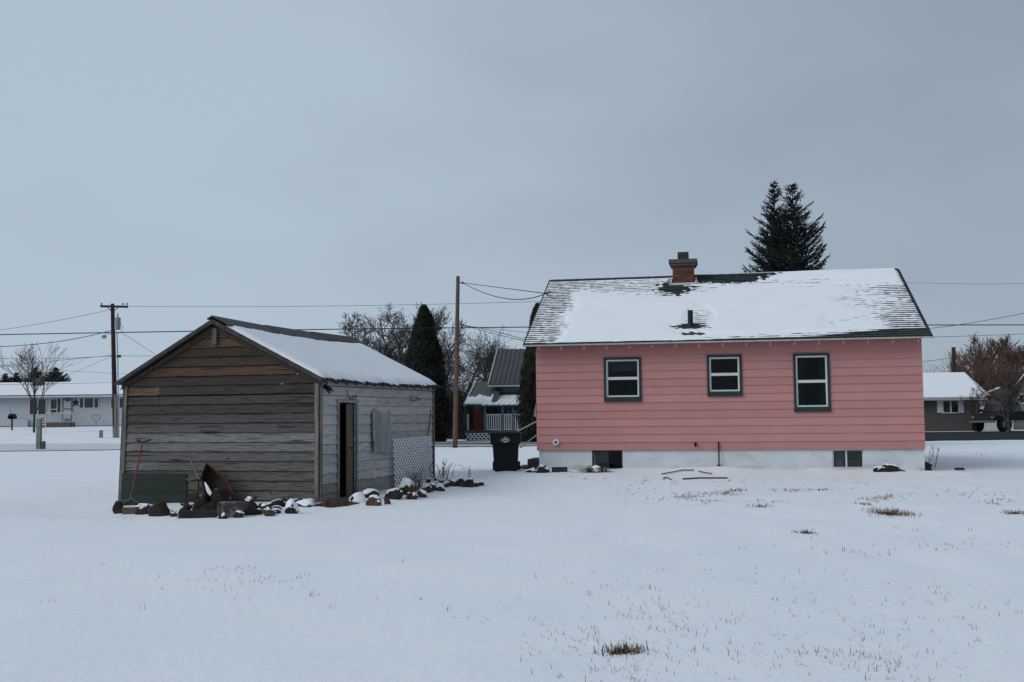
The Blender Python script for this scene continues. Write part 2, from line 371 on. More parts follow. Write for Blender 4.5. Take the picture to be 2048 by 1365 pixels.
# ------------------------------------------------------------------ building frames
class Frame:
    def __init__(s, org, ang):
        s.o = Vector(org); s.a = ang; s.M = Matrix.Translation(s.o) @ Matrix.Rotation(ang, 4, 'Z'); s.I = s.M.inverted()
        s.c = s.I @ CO
    def hit(s, ax, val, px, py):
        d = s.I.to_3x3() @ ray(px, py); t = (val - s.c[ax])/d[ax]; return s.c + d*t
    def plane(s, p0, n, px, py):
        d = s.I.to_3x3() @ ray(px, py); n = Vector(n); t = (Vector(p0)-s.c).dot(n)/d.dot(n); return s.c + d*t
def lap(mb, P0, U, Nn, rows, lim, ops=(), o0=.022, o1=.004, tintf=None, joints=None, gap=0):
    """lapped boards: wall through P0 along U, outward normal Nn; rows = list of z; ops = [(a0,a1,z0,z1)]"""
    P0 = Vector(P0); U = Vector(U); Nn = Vector(Nn)
    def pt(a, z, off): return P0 + U*a + Nn*off + Vector((0,0,z-P0.z))
    for ri in range(len(rows)-1):
        z0, z1 = rows[ri], rows[ri+1]-gap*(.3+1.4*abs(noise.noise((ri*1.7,3,1)))*1.6)
        cuts = sorted({z0, z1} | {z for o in ops for z in (o[2], o[3]) if z0 < z < z1})
        js = joints(ri) if joints else []
        for ci in range(len(cuts)-1):
            c0, c1 = cuts[ci], cuts[ci+1]
            la0, lb0 = lim(c0); la1, lb1 = lim(c1)
            if lb1 - la1 < .02:
                if lb0-la0 < .05: continue
                la1 = lb1 = (la1+lb1)/2
            zm = (c0+c1)/2; segs = [(None, None)]
            blocks = sorted((o[0], o[1]) for o in ops if o[2] <= zm <= o[3])
            pts = [None]
            for b in blocks: pts += [b[0], b[1]]
            pts.append(None)
            for k in range(0, len(pts), 2):
                a, b = pts[k], pts[k+1]
                inner = [j for j in js if (a is None or j > a) and (b is None or j < b) and la1 < j < lb1]
                st = [a]+[x for j in inner for x in (j-.003, j+.003)]+[b]
                for q in range(0, len(st), 2):
                    A, B = st[q], st[q+1]
                    A0 = la0 if A is None else A; A1 = la1 if A is None else A
                    B0 = lb0 if B is None else B; B1 = lb1 if B is None else B
                    f0 = (c0-z0)/(z1-z0); f1 = (c1-z0)/(z1-z0)
                    w = 0
                    e0 = o0+(o1-o0)*f0; e1 = o0+(o1-o0)*f1
                    t = tintf(ri, (A0+B0)/2) if tintf else None
                    mb.face([pt(A0,c0,e0), pt(B0,c0,e0), pt(B1,c1,e1), pt(A1,c1,e1)], t)
                    if c0 == z0: mb.face([pt(A0,c0,-.01), pt(B0,c0,-.01), pt(B0,c0,e0), pt(A0,c0,e0)], t)
                    mb.face([pt(B0,c0,-.012), pt(A0,c0,-.012), pt(A1,c1,-.012), pt(B1,c1,-.012)], t)
                    mb.face([pt(A0,c0,-.012), pt(A0,c0,e0), pt(A1,c1,e1), pt(A1,c1,-.012)], t)
                    mb.face([pt(B0,c0,e0), pt(B0,c0,-.012), pt(B1,c1,-.012), pt(B1,c1,e1)], t)
# ================================================================== PINK HOUSE
HA = -math.atan(2200/11754)
HL = 9.45; HD = 8.3; RY = 4.15
hp = at(1076, 942, 28.4)
HF = Frame((hp.x, 28.4, .15), HA)
house = thing('pink_house', 'pink clapboard cottage with snowy dark green shingle roof and brick chimney', 'house', HF.o, HA)
zo = HF.o.z
EZ = 3.42-zo; RZ = 5.60-zo; SL = (RZ-EZ)/(RY+.4)        # eave edge at y=-.4
def roofz(y): return RZ - SL*abs(y-RY)
ZB = HF.hit(1, 0, 1460, 900).z
wp = roofz(0)-.1
ops = []
def wrect(x0, x1, y0, y1, val=0.0):
    a = HF.hit(1, val, x0, (y0+y1)/2); b = HF.hit(1, val, x1, (y0+y1)/2)
    c = HF.hit(1, val, (x0+x1)/2, y0); d = HF.hit(1, val, (x0+x1)/2, y1)
    return [a.x, b.x, d.z, c.z]
WINS = [wrect(1208,1283,715,804), wrect(1414,1484,710,793), wrect(1587,1660,707,824)]
BW = [wrect(1184,1245,903,941), wrect(1665,1728,899,937)]
inner = [(w[0]+.06, w[1]-.06, w[2]+.12, w[3]-.06) for w in WINS]
rows = [ZB+.2*i for i in range(15) if ZB+.2*i < wp-.05]+[wp]
def pt_tint(ri, a): random.seed(ri*17+3); return (lambda q: (q,q,q))(.93+.14*random.random())
mb = MB()
lap(mb, (0,0,0), (1,0,0), (0,-1,0), rows, lambda z: (-.02+.0, HL+.02), inner, .024, .004, pt_tint)
# side walls and gables, rear wall
def glim(z):
    if z < wp: return (0, HD)
    h = (roofz(0)+ (0)) ; y = (z - roofz(0))/SL+.12; return (max(0,y), HD-max(0,y))
rows2 = rows + [wp+.2*i for i in range(1, 11)]
lap(mb, (0,HD,0), (0,-1,0), (-1,0,0), rows2, glim, (), .024, .004, pt_tint)
lap(mb, (HL,0,0), (0,1,0), (1,0,0), rows2, glim, (), .024, .004, pt_tint)
lap(mb, (HL,HD,0), (-1,0,0), (0,1,0), rows, lambda z: (0, HL), (), .024, .004, pt_tint)
mb.build('clapboard_wall', M_pink, house)
mb = MB(); mb.box((.02,.06,ZB-.02),(HL-.02,HD-.06,ZB+.01)); mb.box((.02,3.2,ZB+.01),(HL-.02,3.26,wp)); mb.build('room', M_room, house)
mb = MB()                                   # corner flap / loose trim
c = HF.hit(1, 0, 1069, 822)
mb.prism([(-.03,-.03,c.z-.16),(-.09,-.05,c.z-.14),(-.04,-.03,c.z+.18)], (0,.12,0), (1,1,1)); mb.build('loose_board', M_pink, house)
# foundation
mb = MB(); f0 = -.5
xs_ = [.03]+[v for b in BW for v in (b[0], b[1])]+[HL-.0]
for k in range(0, len(xs_), 2): mb.box((xs_[k], .03, f0), (xs_[k+1], .23, ZB-.004))
for b in BW: mb.box((b[0], .03, f0), (b[1], .23, b[2]))
mb.box((.03,.233,f0),(.23,HD-.03,ZB-.004)); mb.box((HL-.2,.233,f0),(HL,HD-.03,ZB-.004)); mb.box((.233,HD-.23,f0),(HL-.203,HD-.03,ZB-.004))
mb.build('foundation', M_found, house)
# roof: shingle courses as real steps
roof_mb = MB(); NC = 36; x0r, x1r = -.27, HL+.20
sl_len = math.hypot(RY+.4, RZ-EZ); ca = (RY+.4)/sl_len; sa = (RZ-EZ)/sl_len
def rp(x, s, h):   # point on front slope: s metres up from the eave, h above the plane
    return (x, -.4+s*ca-h*sa, EZ+s*sa+h*ca)
for side in (0, 1):
    def q(p): return p if side == 0 else (p[0], 2*RY-p[1], p[2])
    for k in range(NC):
        s0 = sl_len*k/NC; s1 = sl_len*(k+1)/NC; rnd = random.Random(k*3+side)
        x = x0r; 
        while x < x1r-.001:
            w = .16+rnd.random()*.22; xe = min(x1r, x+w); hh = .016+rnd.random()*.006; t = .65+.7*rnd.random(); t = (t,t,t)
            g = .0
            roof_mb.face([q(rp(x+g,s0,hh)), q(rp(xe-g,s0,hh)), q(rp(xe-g,s1,.003)), q(rp(x+g,s1,.003))], t)
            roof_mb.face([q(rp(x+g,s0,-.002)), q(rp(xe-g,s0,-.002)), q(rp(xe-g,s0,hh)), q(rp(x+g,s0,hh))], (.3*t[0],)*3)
            x = xe
    # deck body
    P = [q(rp(x0r+.003,0.003,0)), q(rp(x1r-.003,0.003,0)), q(rp(x1r-.003,sl_len,0)), q(rp(x0r+.003,sl_len,0))]
    Q = [q(rp(x0r+.003,0.003,-.05)), q(rp(x1r-.003,0.003,-.05)), q(rp(x1r-.003,sl_len,-.05)), q(rp(x0r+.003,sl_len,-.05))]
    roof_mb.face(Q[::-1], (.6,.6,.6))
    for i in range(4): roof_mb.face([P[i], P[(i+1)%4], Q[(i+1)%4], Q[i]], (.6,.6,.6))
# ridge caps
x = x0r
while x < x1r-.25:
    roof_mb.face([(x,RY-.13,RZ-.13*SL+.022),(x+.3,RY-.13,RZ-.13*SL+.028),(x+.3,RY,RZ+.036),(x,RY,RZ+.03)], (.7,.7,.7))
    roof_mb.face([(x,RY,RZ+.03),(x+.3,RY,RZ+.036),(x+.3,RY+.13,RZ-.13*SL+.028),(x,RY+.13,RZ-.13*SL+.022)], (.7,.7,.7)); x += .3
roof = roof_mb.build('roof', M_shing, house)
mb = MB()   # fascia and rakes
mb.box((x0r-.01,-.425,EZ-.055),(x1r+.01,-.405,EZ-.018))
mb0 = mb
for xx in (x0r-.022, x1r+.004):
    mb = MB()
    for sgn in (0,1):
        q = (lambda p: p) if sgn == 0 else (lambda p: (p[0], 2*RY-p[1], p[2]))
        mb.prism([q((xx,-.4,EZ-.07)), q((xx,-.4,EZ+.0)), q((xx,RY,RZ+.0)), q((xx,RY,RZ-.08))], (.018,0,0))
    mb.build('rake_board', M_trimgreen, house)
mb = mb0; mb.build('fascia', M_fascia, house)
for i in range(17):
    xx = .12+i*(HL-.24)/16
    mb = MB(); mb.prism([(xx-.022,-.36,EZ-.15),(xx-.022,-.36,EZ-.055),(xx-.022,.02,roofz(0)-.075),(xx-.022,.02,roofz(0)-.18)], (.045,0,0), (.95,.95,.95)); mb.build('rafter_tail', M_pink, house)
mb = MB(); mb.face([(x0r+.02,-.39,EZ-.056),(x1r-.02,-.39,EZ-.056),(x1r-.02,.0,roofz(0)-.056),(x0r+.02,.0,roofz(0)-.056)], (.95,.95,.95)); mb.build('soffit', M_pink, house)
# roof snow sheet
def rpix(px, py):
    p = HF.plane(rp(0,0,0), (0,-sa,ca), px, py); s = (Vector(p)-Vector(rp(p.x,0,0))).length; return p.x, s
chx, chs = rpix(1366, 570); vtx, vts = rpix(1381, 652)
LR = x1r-x0r
def sdepth(x, s):
    u = (x-x0r)/LR; v = s/sl_len
    n1 = noise.noise((x*.9, s*1.3, 2)); n2 = noise.noise((x*3.6, s*7, 9)); n3 = noise.noise((x*8, s*12, 5)); n4 = noise.noise((x*.45, s*.7, 12))
    r = 0
    r = max(r, ss(.125+.02*v, .055, u+.03*n1+.012*n3)*.83)                       # left rake
    r = max(r, ss(.60, .84, v+.10*n1)*ss(.50, .28, u+.06*n4)*.68)              # upper left
    r = max(r, ss(.66, .90, v+.08*n1)*ss(.24, .08, u)*.84)
    r = max(r, ss(.70, .95, u+.12*n1)*ss(.86,.68,v+.04*n4)*(.64+.16*ss(.86,1,u)+.12*ss(.4,.1,v)))   # right field
    r = max(r, ss(.982, 1.0, u)*1.2)
    eb = .035+.095*ss(.66,.90,u)+.022*n1+.012*n3
    r = max(r, ss(eb, eb*(.1+.5*ss(.66,.9,u)), v)*ss(.3,.55,u)*1.2)   # eave edge
    r = max(r, ss(.03+.01*n3, .0, v)*.9)
    r = max(r, ss(.16, .03, v+.04*n1)*ss(.3,.55,u)*.66)
    dx = (x-(chx-.25)); ds = s-(chs-.25)
    r = max(r, ss(1.25, .5, math.hypot((dx-.02)/.62, (ds-.15)/.80)+.25*n1+.40*n3+.3*n2)*1.3)
    r = max(r, ss(1.4, .4, math.hypot((x-chx+.45)/1.9, (s-chs+.35)/.75)+.2*n2)*.66)
    r = max(r, ss(1.25, .85, math.hypot((x-chx-1.15)/1.3, (s-sl_len)/.74)+.2*n1+.3*n3)*1.4)
    r = max(r, ss(.045,.0,abs(v-.76-.015*n1))*ss(.5,.78,u)*.62)
    r = max(r, ss(1.2,.3,math.hypot((x-chx-3)/3.2,(s-sl_len+.8)/.40)+.2*n2)*.50)
    r = max(r, ss(1.35, .6, math.hypot((x-vtx)/.48, (s-vts+.08)/.2)+.5*n3+.2*n2)*1.35)
    r = max(r, ss(1.3, .5, math.hypot((x-vtx-.05)/.42, (s-vts+.60)/.13)+.5*n3)*1.35)
    r = max(r, ss(1.2, .3, math.hypot((x-vtx-.25)/.55, (s-vts-.6)/1.1)+.2*n2)*.64)
    d = .045+.02*n1
    d += (.0185-d)*ss(.18,.48,r); d += (.0115-d)*ss(.52,.80,r); d += (-.012-d)*ss(.88,1.12,r)
    d += (.0040*n2+.0055*n3)*ss(.3,.55,r)
    return d
mb = MB(); NX, NS = 420, 250
for j in range(NS+1):
    s = sl_len*j/NS
    for i in range(NX+1):
        x = x0r+LR*i/NX; h = sdepth(x, s)
        if j == 0 or i == 0 or i == NX: h = min(h, -.005)
        mb.v.append(rp(x, s+(.02 if h > .02 and j == NS else 0), h))
for j in range(NS):
    for i in range(NX):
        a = j*(NX+1)+i; mb.f.append((a, a+1, a+NX+2, a+NX+1)); mb.t.append(None)
snowr = mb.build('roof_snow', M_rsnow, roof, smooth=True)
# rear slope plain snow
mb = MB(); p = lambda x, s: (x, 2*RY+.4-s*ca-.045*sa, EZ+s*sa+.045*ca)
mb.prism([(x0r+.1, RY+.02, RZ+.02),(x1r-.1, RY+.02, RZ+.02),(x1r-.1, 2*RY+.3, EZ+.07),(x0r+.1, 2*RY+.3, EZ+.07)], (0,0,.03)); mb.build('roof_snow', M_rsnow, roof)
# chimney
chim = bpy.data.objects.new('chimney', None); COL.objects.link(chim); chim.parent = roof
def chz(py): return HF.hit(1, CY, 1366, py).z
CY = rp(chx, chs, 0)[1]
cw = (HF.hit(1, CY, 1388, 550).x - HF.hit(1, CY, 1345, 550).x)/2; cx = (HF.hit(1, CY, 1388, 550).x+HF.hit(1, CY, 1345, 550).x)/2
zt = chz(530); zb = chz(572)-.1; cd_ = cw*1.0
random.seed(5); mb = MB(); mbm = MB()
mbm.box((cx-cw+.012, CY+.012, zb), (cx+cw-.012, CY+2*cd_-.012, zt), (.10,.075,.06))
nr = int((zt-zb)/.082); bh = (zt-zb)/nr
pal = [(.17,.055,.036),(.14,.048,.034),(.19,.068,.042),(.10,.035,.028),(.20,.11,.07),(.26,.16,.11)]
for r_ in range(nr):
    z0 = zb+r_*bh
    off = (r_ % 2)*.11
    x = cx-cw
    first = True
    while x < cx+cw-.01:
        w = .22 if not (first and off) else .11; first = False
        xe = min(cx+cw, x+w); c = random.choice(pal[:4] if random.random() < .72 else pal)
        mbm.box((x+.004, CY+random.random()*.006, z0+.006), (xe-.004, CY+.09, z0+bh-.004), c); x = xe
    y = CY+.095
    while y < CY+2*cd_-.01:
        ye = min(CY+2*cd_, y+.22)
        for a, b in ((cx-cw, cx-cw+.09), (cx+cw-.09, cx+cw)): mbm.box((a, y+.004, z0+.006), (b, ye-.004, z0+bh-.004), random.choice(pal))
        y = ye
mbm.build('brickwork', M_brick, chim)
mb = MB(); zc = chz(519); mb.box((cx-cw-.06, CY-.06, zt-.03), (cx+cw+.06, CY+2*cd_+.06, zt+.04)); mb.box((cx-cw-.10, CY-.10, zt+.04), (cx+cw+.10, CY+2*cd_+.10, zc))
bevel(mb.build('cap', M_cap, chim), .015)
mb = MB(); mb.box((cx-.155, CY+cd_-.16, zc-.01), (cx+.155, CY+cd_+.16, chz(505)+.03)); mb.build('flue', M_flue, chim)
mb = MB(); zf = roofz(CY)+.02
mb.beam((cx-cw-.1, CY-.03, zf), (cx+cw+.1, CY-.03, zf), .02, .07)
for sg in (-1, 1): mb.beam((cx+sg*(cw+.05), CY-.05, zf+.0), (cx+sg*(cw+.05), CY+.35, zf+.4*SL), .05, .09)
mb.build('flashing', M_whitep, chim)
# vent pipe
mb = MB(); v0 = Vector(rp(vtx, vts, 0)); vt = HF.hit(1, v0.y, 1380, 621)
mb.lathe([(.068,-.1),(.068,vt.z-v0.z),(.054,vt.z-v0.z),(.054,.2)], v0, 14); mb.lathe([(.13,-.05),(.085,.06),(.064,.08)], v0, 14)
mb.build('vent_pipe', M_blackm, roof)
# windows
def window(w, split, curtain):
    x0, x1, z0, z1 = w
    t = .062; b = .12; tr = MB()
    tr.box((x0, -.055, z1-t), (x1, .02, z1)); tr.box((x0, -.055, z0+b), (x0+t, .02, z1-t)); tr.box((x1-t, -.055, z0+b), (x1, .02, z1-t))
    tr.box((x0+.0, -.07, z0), (x1-.0, .02, z0+b-.0))
    o = tr.build('window', M_trimgreen, house); bevel(o, .006)
    a0, a1, c0, c1 = x0+t, x1-t, z0+b, z1-t; g = .026
    fr = MB()
    fr.box((a0,-.030,c1-g),(a1,.05,c1)); fr.box((a0,-.030,c0),(a1,.05,c0+g)); fr.box((a0,-.030,c0+g),(a0+g,.05,c1-g)); fr.box((a1-g,-.030,c0+g),(a1,.05,c1-g))
    fr.build('frame', M_vinyl, o)
    m = c0+(c1-c0)*split; sh = MB(); s = .015
    i0, i1, j0, j1 = a0+g, a1-g, c0+g, c1-g
    sh.box((i0,-.012,m-.021),(i1,.03,m+.021))
    for (q0, q1, yy) in ((j0, m-.021, -.008), (m+.021, j1, .006)):
        sh.box((i0,yy,q0),(i0+s,yy+.03,q1)); sh.box((i1-s,yy,q0),(i1,yy+.03,q1))
        sh.box((i0+s,yy,q0),(i1-s,yy+.03,q0+s)); sh.box((i0+s,yy,q1-s),(i1-s,yy+.03,q1))
    sh.build('sash', M_vinyl, o)
    for (q0, q1, yy) in ((j0, m-.021, .002), (m+.021, j1, .016)):
        gm = MB(); gm.box((i0+s,yy,q0+s),(i1-s,yy+.004,q1-s)); gm.build('pane', M_glass, o)
    if curtain == 'valance':
        cm = MB(); n = 40; zb_ = m+(j1-m)*.42
        for k in range(n):
            xa = i0+(i1-i0)*k/n; xb = i0+(i1-i0)*(k+1)/n; ya = .12+.02*math.sin(k*1.3); yb = .12+.02*math.sin((k+1)*1.3)
            cm.face([(xa,ya,zb_),(xb,yb,zb_),(xb,yb,j1),(xa,ya,j1)])
        cm.build('curtain', M_curt, o)
    elif curtain == 'sides':
        cm = MB()
        for (e0, e1) in ((i0, i0+.17), (i1-.15, i1)):
            n = 14
            for k in range(n):
                xa = e0+(e1-e0)*k/n; xb = e0+(e1-e0)*(k+1)/n; ya = .14+.02*math.sin(k*1.6); yb = .14+.02*math.sin((k+1)*1.6)
                cm.face([(xa,ya,j0),(xb,yb,j0),(xb,yb,j1),(xa,ya,j1)])
        cm.build('curtain', M_curtd, o)
    else:
        cm = MB()
        for k in range(22):
            z = j0+(j1-j0)*(k+.5)/22; cm.beam((i0,.10,z),(i1,.10,z),.03,.004, up=(0,.5,1))
        cm.build('blind', M_curtd, o)
    return o
w = window(WINS[0], .50, 'valance'); w['label'] = 'green-trimmed window with a pale valance behind the upper pane'
w = window(WINS[1], .50, 'blind'); w['label'] = 'smallest green-trimmed window, in the middle of the wall'
w = window(WINS[2], .50, 'sides'); w['label'] = 'tall green-trimmed window with side curtains'
for bi, b in enumerate(BW):
    x0, x1, z0, z1 = b; z1 = ZB-.004
    fr = MB(); g = .03
    fr.box((x0,.05,z0),(x0+g,.2,z1)); fr.box((x1-g,.05,z0),(x1,.2,z1)); fr.box((x0+g,.05,z0),(x1-g,.2,z0+g)); fr.box((x0+g,.05,z1-g),(x1-g,.2,z1))
    xm = x0+(x1-x0)*(.52 if bi == 0 else .45); fr.box((xm-.018,.06,z0+g),(xm+.018,.12,z1-g))
    o = fr.build('basement_window', M_found if bi else M_trimgreen, house)
    mb = MB(); mb.box((x0+g,.10,z0+g),(xm-.018,.104,z1-g)); mb.build('pane', M_glass2, o)
    mb = MB(); mb.box((xm+.018,.10,z0+g),(x1-g,.104,z1-g)); mb.build('pane', M_glass2 if bi else M_glass, o)
    if bi:
        mb = MB(); mb.box((x0+.10,.13,z0+.05),(xm-.1,.14,z0+.20)); mb.build('paper_card', M_whitecl, o)
        mb = MB(); mb.box((x0+g,.16,z0+g),(xm,.165,z1-g)); mb.build('backing_board', M_poleg, o)
        mb = MB(); mb.tube([(xm+.1,.13,z0+.05),(xm+.17,.13,z0+.25),(xm+.2,.13,z0+.35)], .012, 5); mb.build('rag', M_curt, o)
    else:
        mb = MB(); mb.tube([(x0+.06,.0,z0+.0),(x0+.075,.02,z0+.25),(x0+.05,.02,z0+.42)], .012, 5); mb.build('dry_stalk', M_poleg, o)
# dryer vent, faucet, conduit
c = HF.hit(1, -.03, 1112, 885)
mb = MB(); pts = []
for rr, yy in ((.085,-.025),(.088,-.05),(.075,-.07),(.045,-.075),(.04,-.05)):
    mb.tube([(c.x,yy+.02,c.z),(c.x,yy,c.z)], rr, 20)
vent = mb.build('round_vent', M_vinyl, house)
mb = MB(); mb.tube([(c.x,-.06,c.z),(c.x,-.082,c.z)], .032, 14); mb.build('vent_hole', M_blackm, vent)
c = HF.hit(1, -.03, 1391, 891)
mb = MB(); mb.tube([(c.x,-.01,c.z+.02),(c.x,-.10,c.z+.02),(c.x,-.12,c.z-.04)], .014, 8); mb.tube([(c.x-.04,-.08,c.z+.06),(c.x+.04,-.08,c.z+.06)], .01, 6); mb.box((c.x-.03,-.035,c.z-.01),(c.x+.03,-.02,c.z+.05))
mb.build('faucet', M_rust, house)
c = HF.hit(1, -.04, 1437, 884); d = HF.hit(1, -.04, 1438, 938)
mb = MB(); mb.tube([(c.x,-.0,c.z),(c.x,-.05,c.z-.01),(c.x+.005,-.06,c.z-.2),(d.x,-.07,d.z)], .018, 8); mb.tube([(d.x,-.09,d.z+.10),(d.x,-.09,d.z-.08)], [.05,.07], 10)
mb.build('conduit', M_blackm, house)
# side stoop steps with handrails (left end)
st = thing('brick_steps', 'dark brick steps against the left end of the pink house', 'steps', HF.o, HA)
g0 = -.35
mb = MB(); mb.box((-.45,1.0,g0),(-.03,2.2,.30)); mb.box((-.02-.0-.75,1.0,g0),(-.453,2.2,.10)); bevel(mb.build('step_block', M_flue, st), .02)
def rail(nm, p, q, label):
    a = HF.hit(1, 1.0, *p); b = HF.hit(1, 1.0, *q)
    m_ = MB(); m_.tube([a, b], .022, 8); o = m_.build('handrail', M_galv, st); return o
mb = MB()
a = HF.hit(1, 1.0, 1030, 866); b = HF.hit(1, 1.0, 1080, 840); a2 = HF.hit(1, 1.0, 1040, 896); b2 = HF.hit(1, 1.0, 1080, 866)
mb.tube([a, b], .022, 8); mb.tube([a2, b2], .018, 8)
mb.build('handrail', M_galv, st)
# ================================================================== SHED
SA = -math.atan(672/2200)
sn = at(638, 1003, 21.1)
SF = Frame((sn.x, 21.1, 0), SA)
shed = thing('weathered_shed', 'old weathered grey board shed with snow on its sagging roof', 'shed', SF.o, SA)
GW = -SF.hit(1, 0, 250, 900).x; SD = 6.0
SE = SF.hit(1, 0, 636, 757).z; PK = SF.hit(1, 0, 428, 642).z-.05; PX = -GW/2-.08
print('SHED', GW, SE, PK, 'HOUSE', ZB, EZ, RZ, wp)
def slim(z):
    if z <= SE-.05: return (0, GW)
    f = (z-(SE-.05))/(PK-(SE-.05)); return (f*(PX+GW), GW-f*(-PX))
random.seed(11)
br = .187; srows = [-.35]; z = -.16
while z < PK: srows.append(z); z += br
srows.append(PK)
srows = sorted(set([r_ for r_ in srows if r_ < PK-.02]+[PK]))
gcol = {}
for i in range(len(srows)):
    zc_ = srows[i]
    if zc_ < .5: base = (.50,.50,.49)
    elif zc_ < 1.15: base = (.62,.64,.66)
    elif zc_ < 1.5: base = (.42,.42,.415)
    elif zc_ < 2.05: base = (.29,.28,.27)
    elif zc_ < 2.4: base = (.22,.19,.17)
    else: base = (.22,.165,.13)
    gcol[i] = base
hot = {}
def gt(ri, a):
    rn = random.Random(int(ri*31+int(a*1.3)*7)); k = .72+.45*rn.random(); b = gcol.get(ri, (.4,.4,.4))
    zc_ = srows[ri]
    t = [b[0]*k, b[1]*k, b[2]*k]
    if zc_ > 2.3 and ri % 3 == 0: t = [.34+.05*rn.random(),.225,.165]
    elif zc_ > 2.3 and ri % 3 == 1 : t = [.20,.17,.15]
    if zc_ > 2.9: t = [.40,.26,.18]
    if 1.95 < zc_ < 2.3 and a < 1.0: t = [.50,.35,.26]
    if .98 < zc_ < 1.16 and a > .8: t = [.74,.78,.84]
    return tuple(t)
def sj(ri):
    rn = random.Random(ri*5+1); return [.80+.02*rn.random()] if ri % 5 in (0,2,3) else ([2.6+rn.random()] if ri % 4 == 1 else [])
mb = MB()
lap(mb, (-GW,0,0), (1,0,0), (0,-1,0), srows, slim, (), .034, .004, gt, sj, gap=.014)
# slight warp of the old boards
for i, (x, y, z) in enumerate(mb.v):
    mb.v[i] = (x, y+.010*noise.noise((x*1.1, z*3, 1)), z+.010*noise.noise((x*.9, round(z*5), 4)))
# green asphalt panel region handled separately
mb.build('gable_wall', M_wood, shed)
# side wall with door opening
dy0 = SF.hit(0, 0, 675, 900).y; dy1 = SF.hit(0, 0, 709, 900).y; dz1 = SF.hit(0, 0, 690, 806).z; dz0 = .0
drows = [-.35, -.05]; z = -.05
while z+.19 < SE-.1: z += .19; drows.append(z)
drows.append(SE-.02)
def st_(ri, a):
    rn = random.Random(int(ri*13+int(a*.9)*5+2)); k = .86+.26*rn.random()
    if ri <= 2: return (.80*k,.74*k,.68*k)
    return (k, k*1.0, k*1.0)
def dj(ri):
    rn = random.Random(ri*7+2); return [2.2+3.2*rn.random()] if ri % 2 else []
mb = MB()
lap(mb, (0,0,0), (0,1,0), (1,0,0), drows, lambda z: (0, SD), [(dy0, dy1, -.1, dz1)], .032, .003, st_, dj, gap=.010)
for i, (x, y, z) in enumerate(mb.v):
    mb.v[i] = (x+.006*noise.noise((y*.8, z*2.5, 8)), y, z+.012*noise.noise((y*.7, round(z*5), 6)))
mb.build('side_wall', M_woodside, shed)
mb = MB()
lap(mb, (-GW,SD,0), (0,-1,0), (-1,0,0), drows, lambda z: (0, SD), (), .022, .003, gt)
mb.build('side_wall', M_wood, shed)
mb = MB()
lap(mb, (0,SD,0), (-1,0,0), (0,1,0), srows, lambda z: ((lambda l: (GW-l[1], GW-l[0]))(slim(z))), (), .022, .003, gt)
mb.build('gable_wall', M_wood, shed)
# interior floor and partition, near-black to stand in for indoor shade
mb = MB(); mb.box((-GW+.03,.03,-.3),(-.05,SD-.03,.02)); mb.box((-1.7,.05,.02),(-1.66,SD-.05,SE-.1)); mb.build('interior', M_room, shed)
# corner boards
mb = MB()
mb.box((-.07,-.05,-.3),(.0,-.027,SE-.02),(1.25,1.3,1.3)); mb.box((.002,-.05,-.3),(.022,-.022,SE-.03),(.6,.36,.27)); mb.box((.027,-.02,-.3),(.05,.05,SE-.03),(1.2,1.2,1.2))
mb.build('corner_board', M_vwood, shed)
mb = MB(); mb.prism([(-GW-.11,-.05,-.35),(-GW+.0,-.05,-.35),(-GW+.07,-.05,SE-.02),(-GW+.0,-.05,SE-.02)], (0,.02,0), (.9,.92,.9))
mb.prism([(-GW-.145,-.02,-.35),(-GW-.112,-.02,-.35),(-GW-.003,-.02,SE-.1),(-GW-.05,-.02,SE-.1)], (0,.1,0), (.25,.27,.25))
mb.build('corner_board', M_vwood, shed)
mb = MB(); mb.box((SD and .003,SD-.06,-.1),(.05,SD+.02,SE-.03),(.9,.9,.9)); mb.build('corner_board', M_vwood, shed)
mb = MB(); mb.box((-GW-.10,.10,SE-.30),(-GW-.05,.3,SE-.14)); mb.box((-GW-.2,.08,SE-.14),(-GW-.05,.32,SE-.12)); mb.build('leftover_bracket', M_blackm, shed)
# green panel
a = SF.hit(1,-.04,252,947); b = SF.hit(1,-.04,372,1015)
mb = MB(); rowz = [b.z-.35, b.z+.05, b.z+.28, b.z+.53, a.z]
for k in range(4): mb.box((a.x-.12+.012*(k), -.052-.004*(k%2), rowz[k]+.004), (b.x+(.25 if k < 2 else .0), -.034, rowz[k+1]))
mb.build('green_panel', M_panelg, shed)
# door frame, door, board
mb = MB()
mb.box((.024,dy0-.07,-.1),(.05,dy0,dz1+.05),(1.9,2.0,2.1)); mb.box((.024,dy1,-.1),(.05,dy1+.07,dz1+.05),(1.6,1.7,1.75)); mb.box((.026,dy0-.10,dz1),(.055,dy1+.10,dz1+.06),(2.0,2.1,2.15))
mb.build('door_frame', M_vwood, shed)
ang = R(14)
do = bpy.data.objects.new('door', None); COL.objects.link(do); do.parent = shed; do.location = (-.03, dy1-.01, 0); do.rotation_euler = (0,0,R(18))
mb = MB(); dw = (dy1-dy0)*.97
n = 4
for k in range(n): mb.box((-.04,-dw+dw*k/n+.003,.02),(.0,-dw+dw*(k+1)/n-.003,dz1-.03),(.75+.12*(k%2),.66+.1*(k%2),.6+.1*(k%2)))
mb.build('door_slab', M_vwood, do)
mb = MB(); mb.tube([(.0,-dw+.09,1.0),(.05,-dw+.09,1.0),(.075,-dw+.09,1.0)], [.012,.012,.03], 10); mb.build('knob', M_blackm, do)
mb = MB(); mb.box((-.35,dy0+.04,0),(-.3,dy0+.34,dz1-.02)); mb.box((-.30,dy0+.0,0.0),(-.06,dy0+.03,dz1)); mb.build('inner_stud', M_redwood, shed)
q0 = SF.hit(0,.03,742,865); q1 = SF.hit(0,.03,778,865); q2 = SF.hit(0,.03,760,824); q3 = SF.hit(0,.03,760,906)
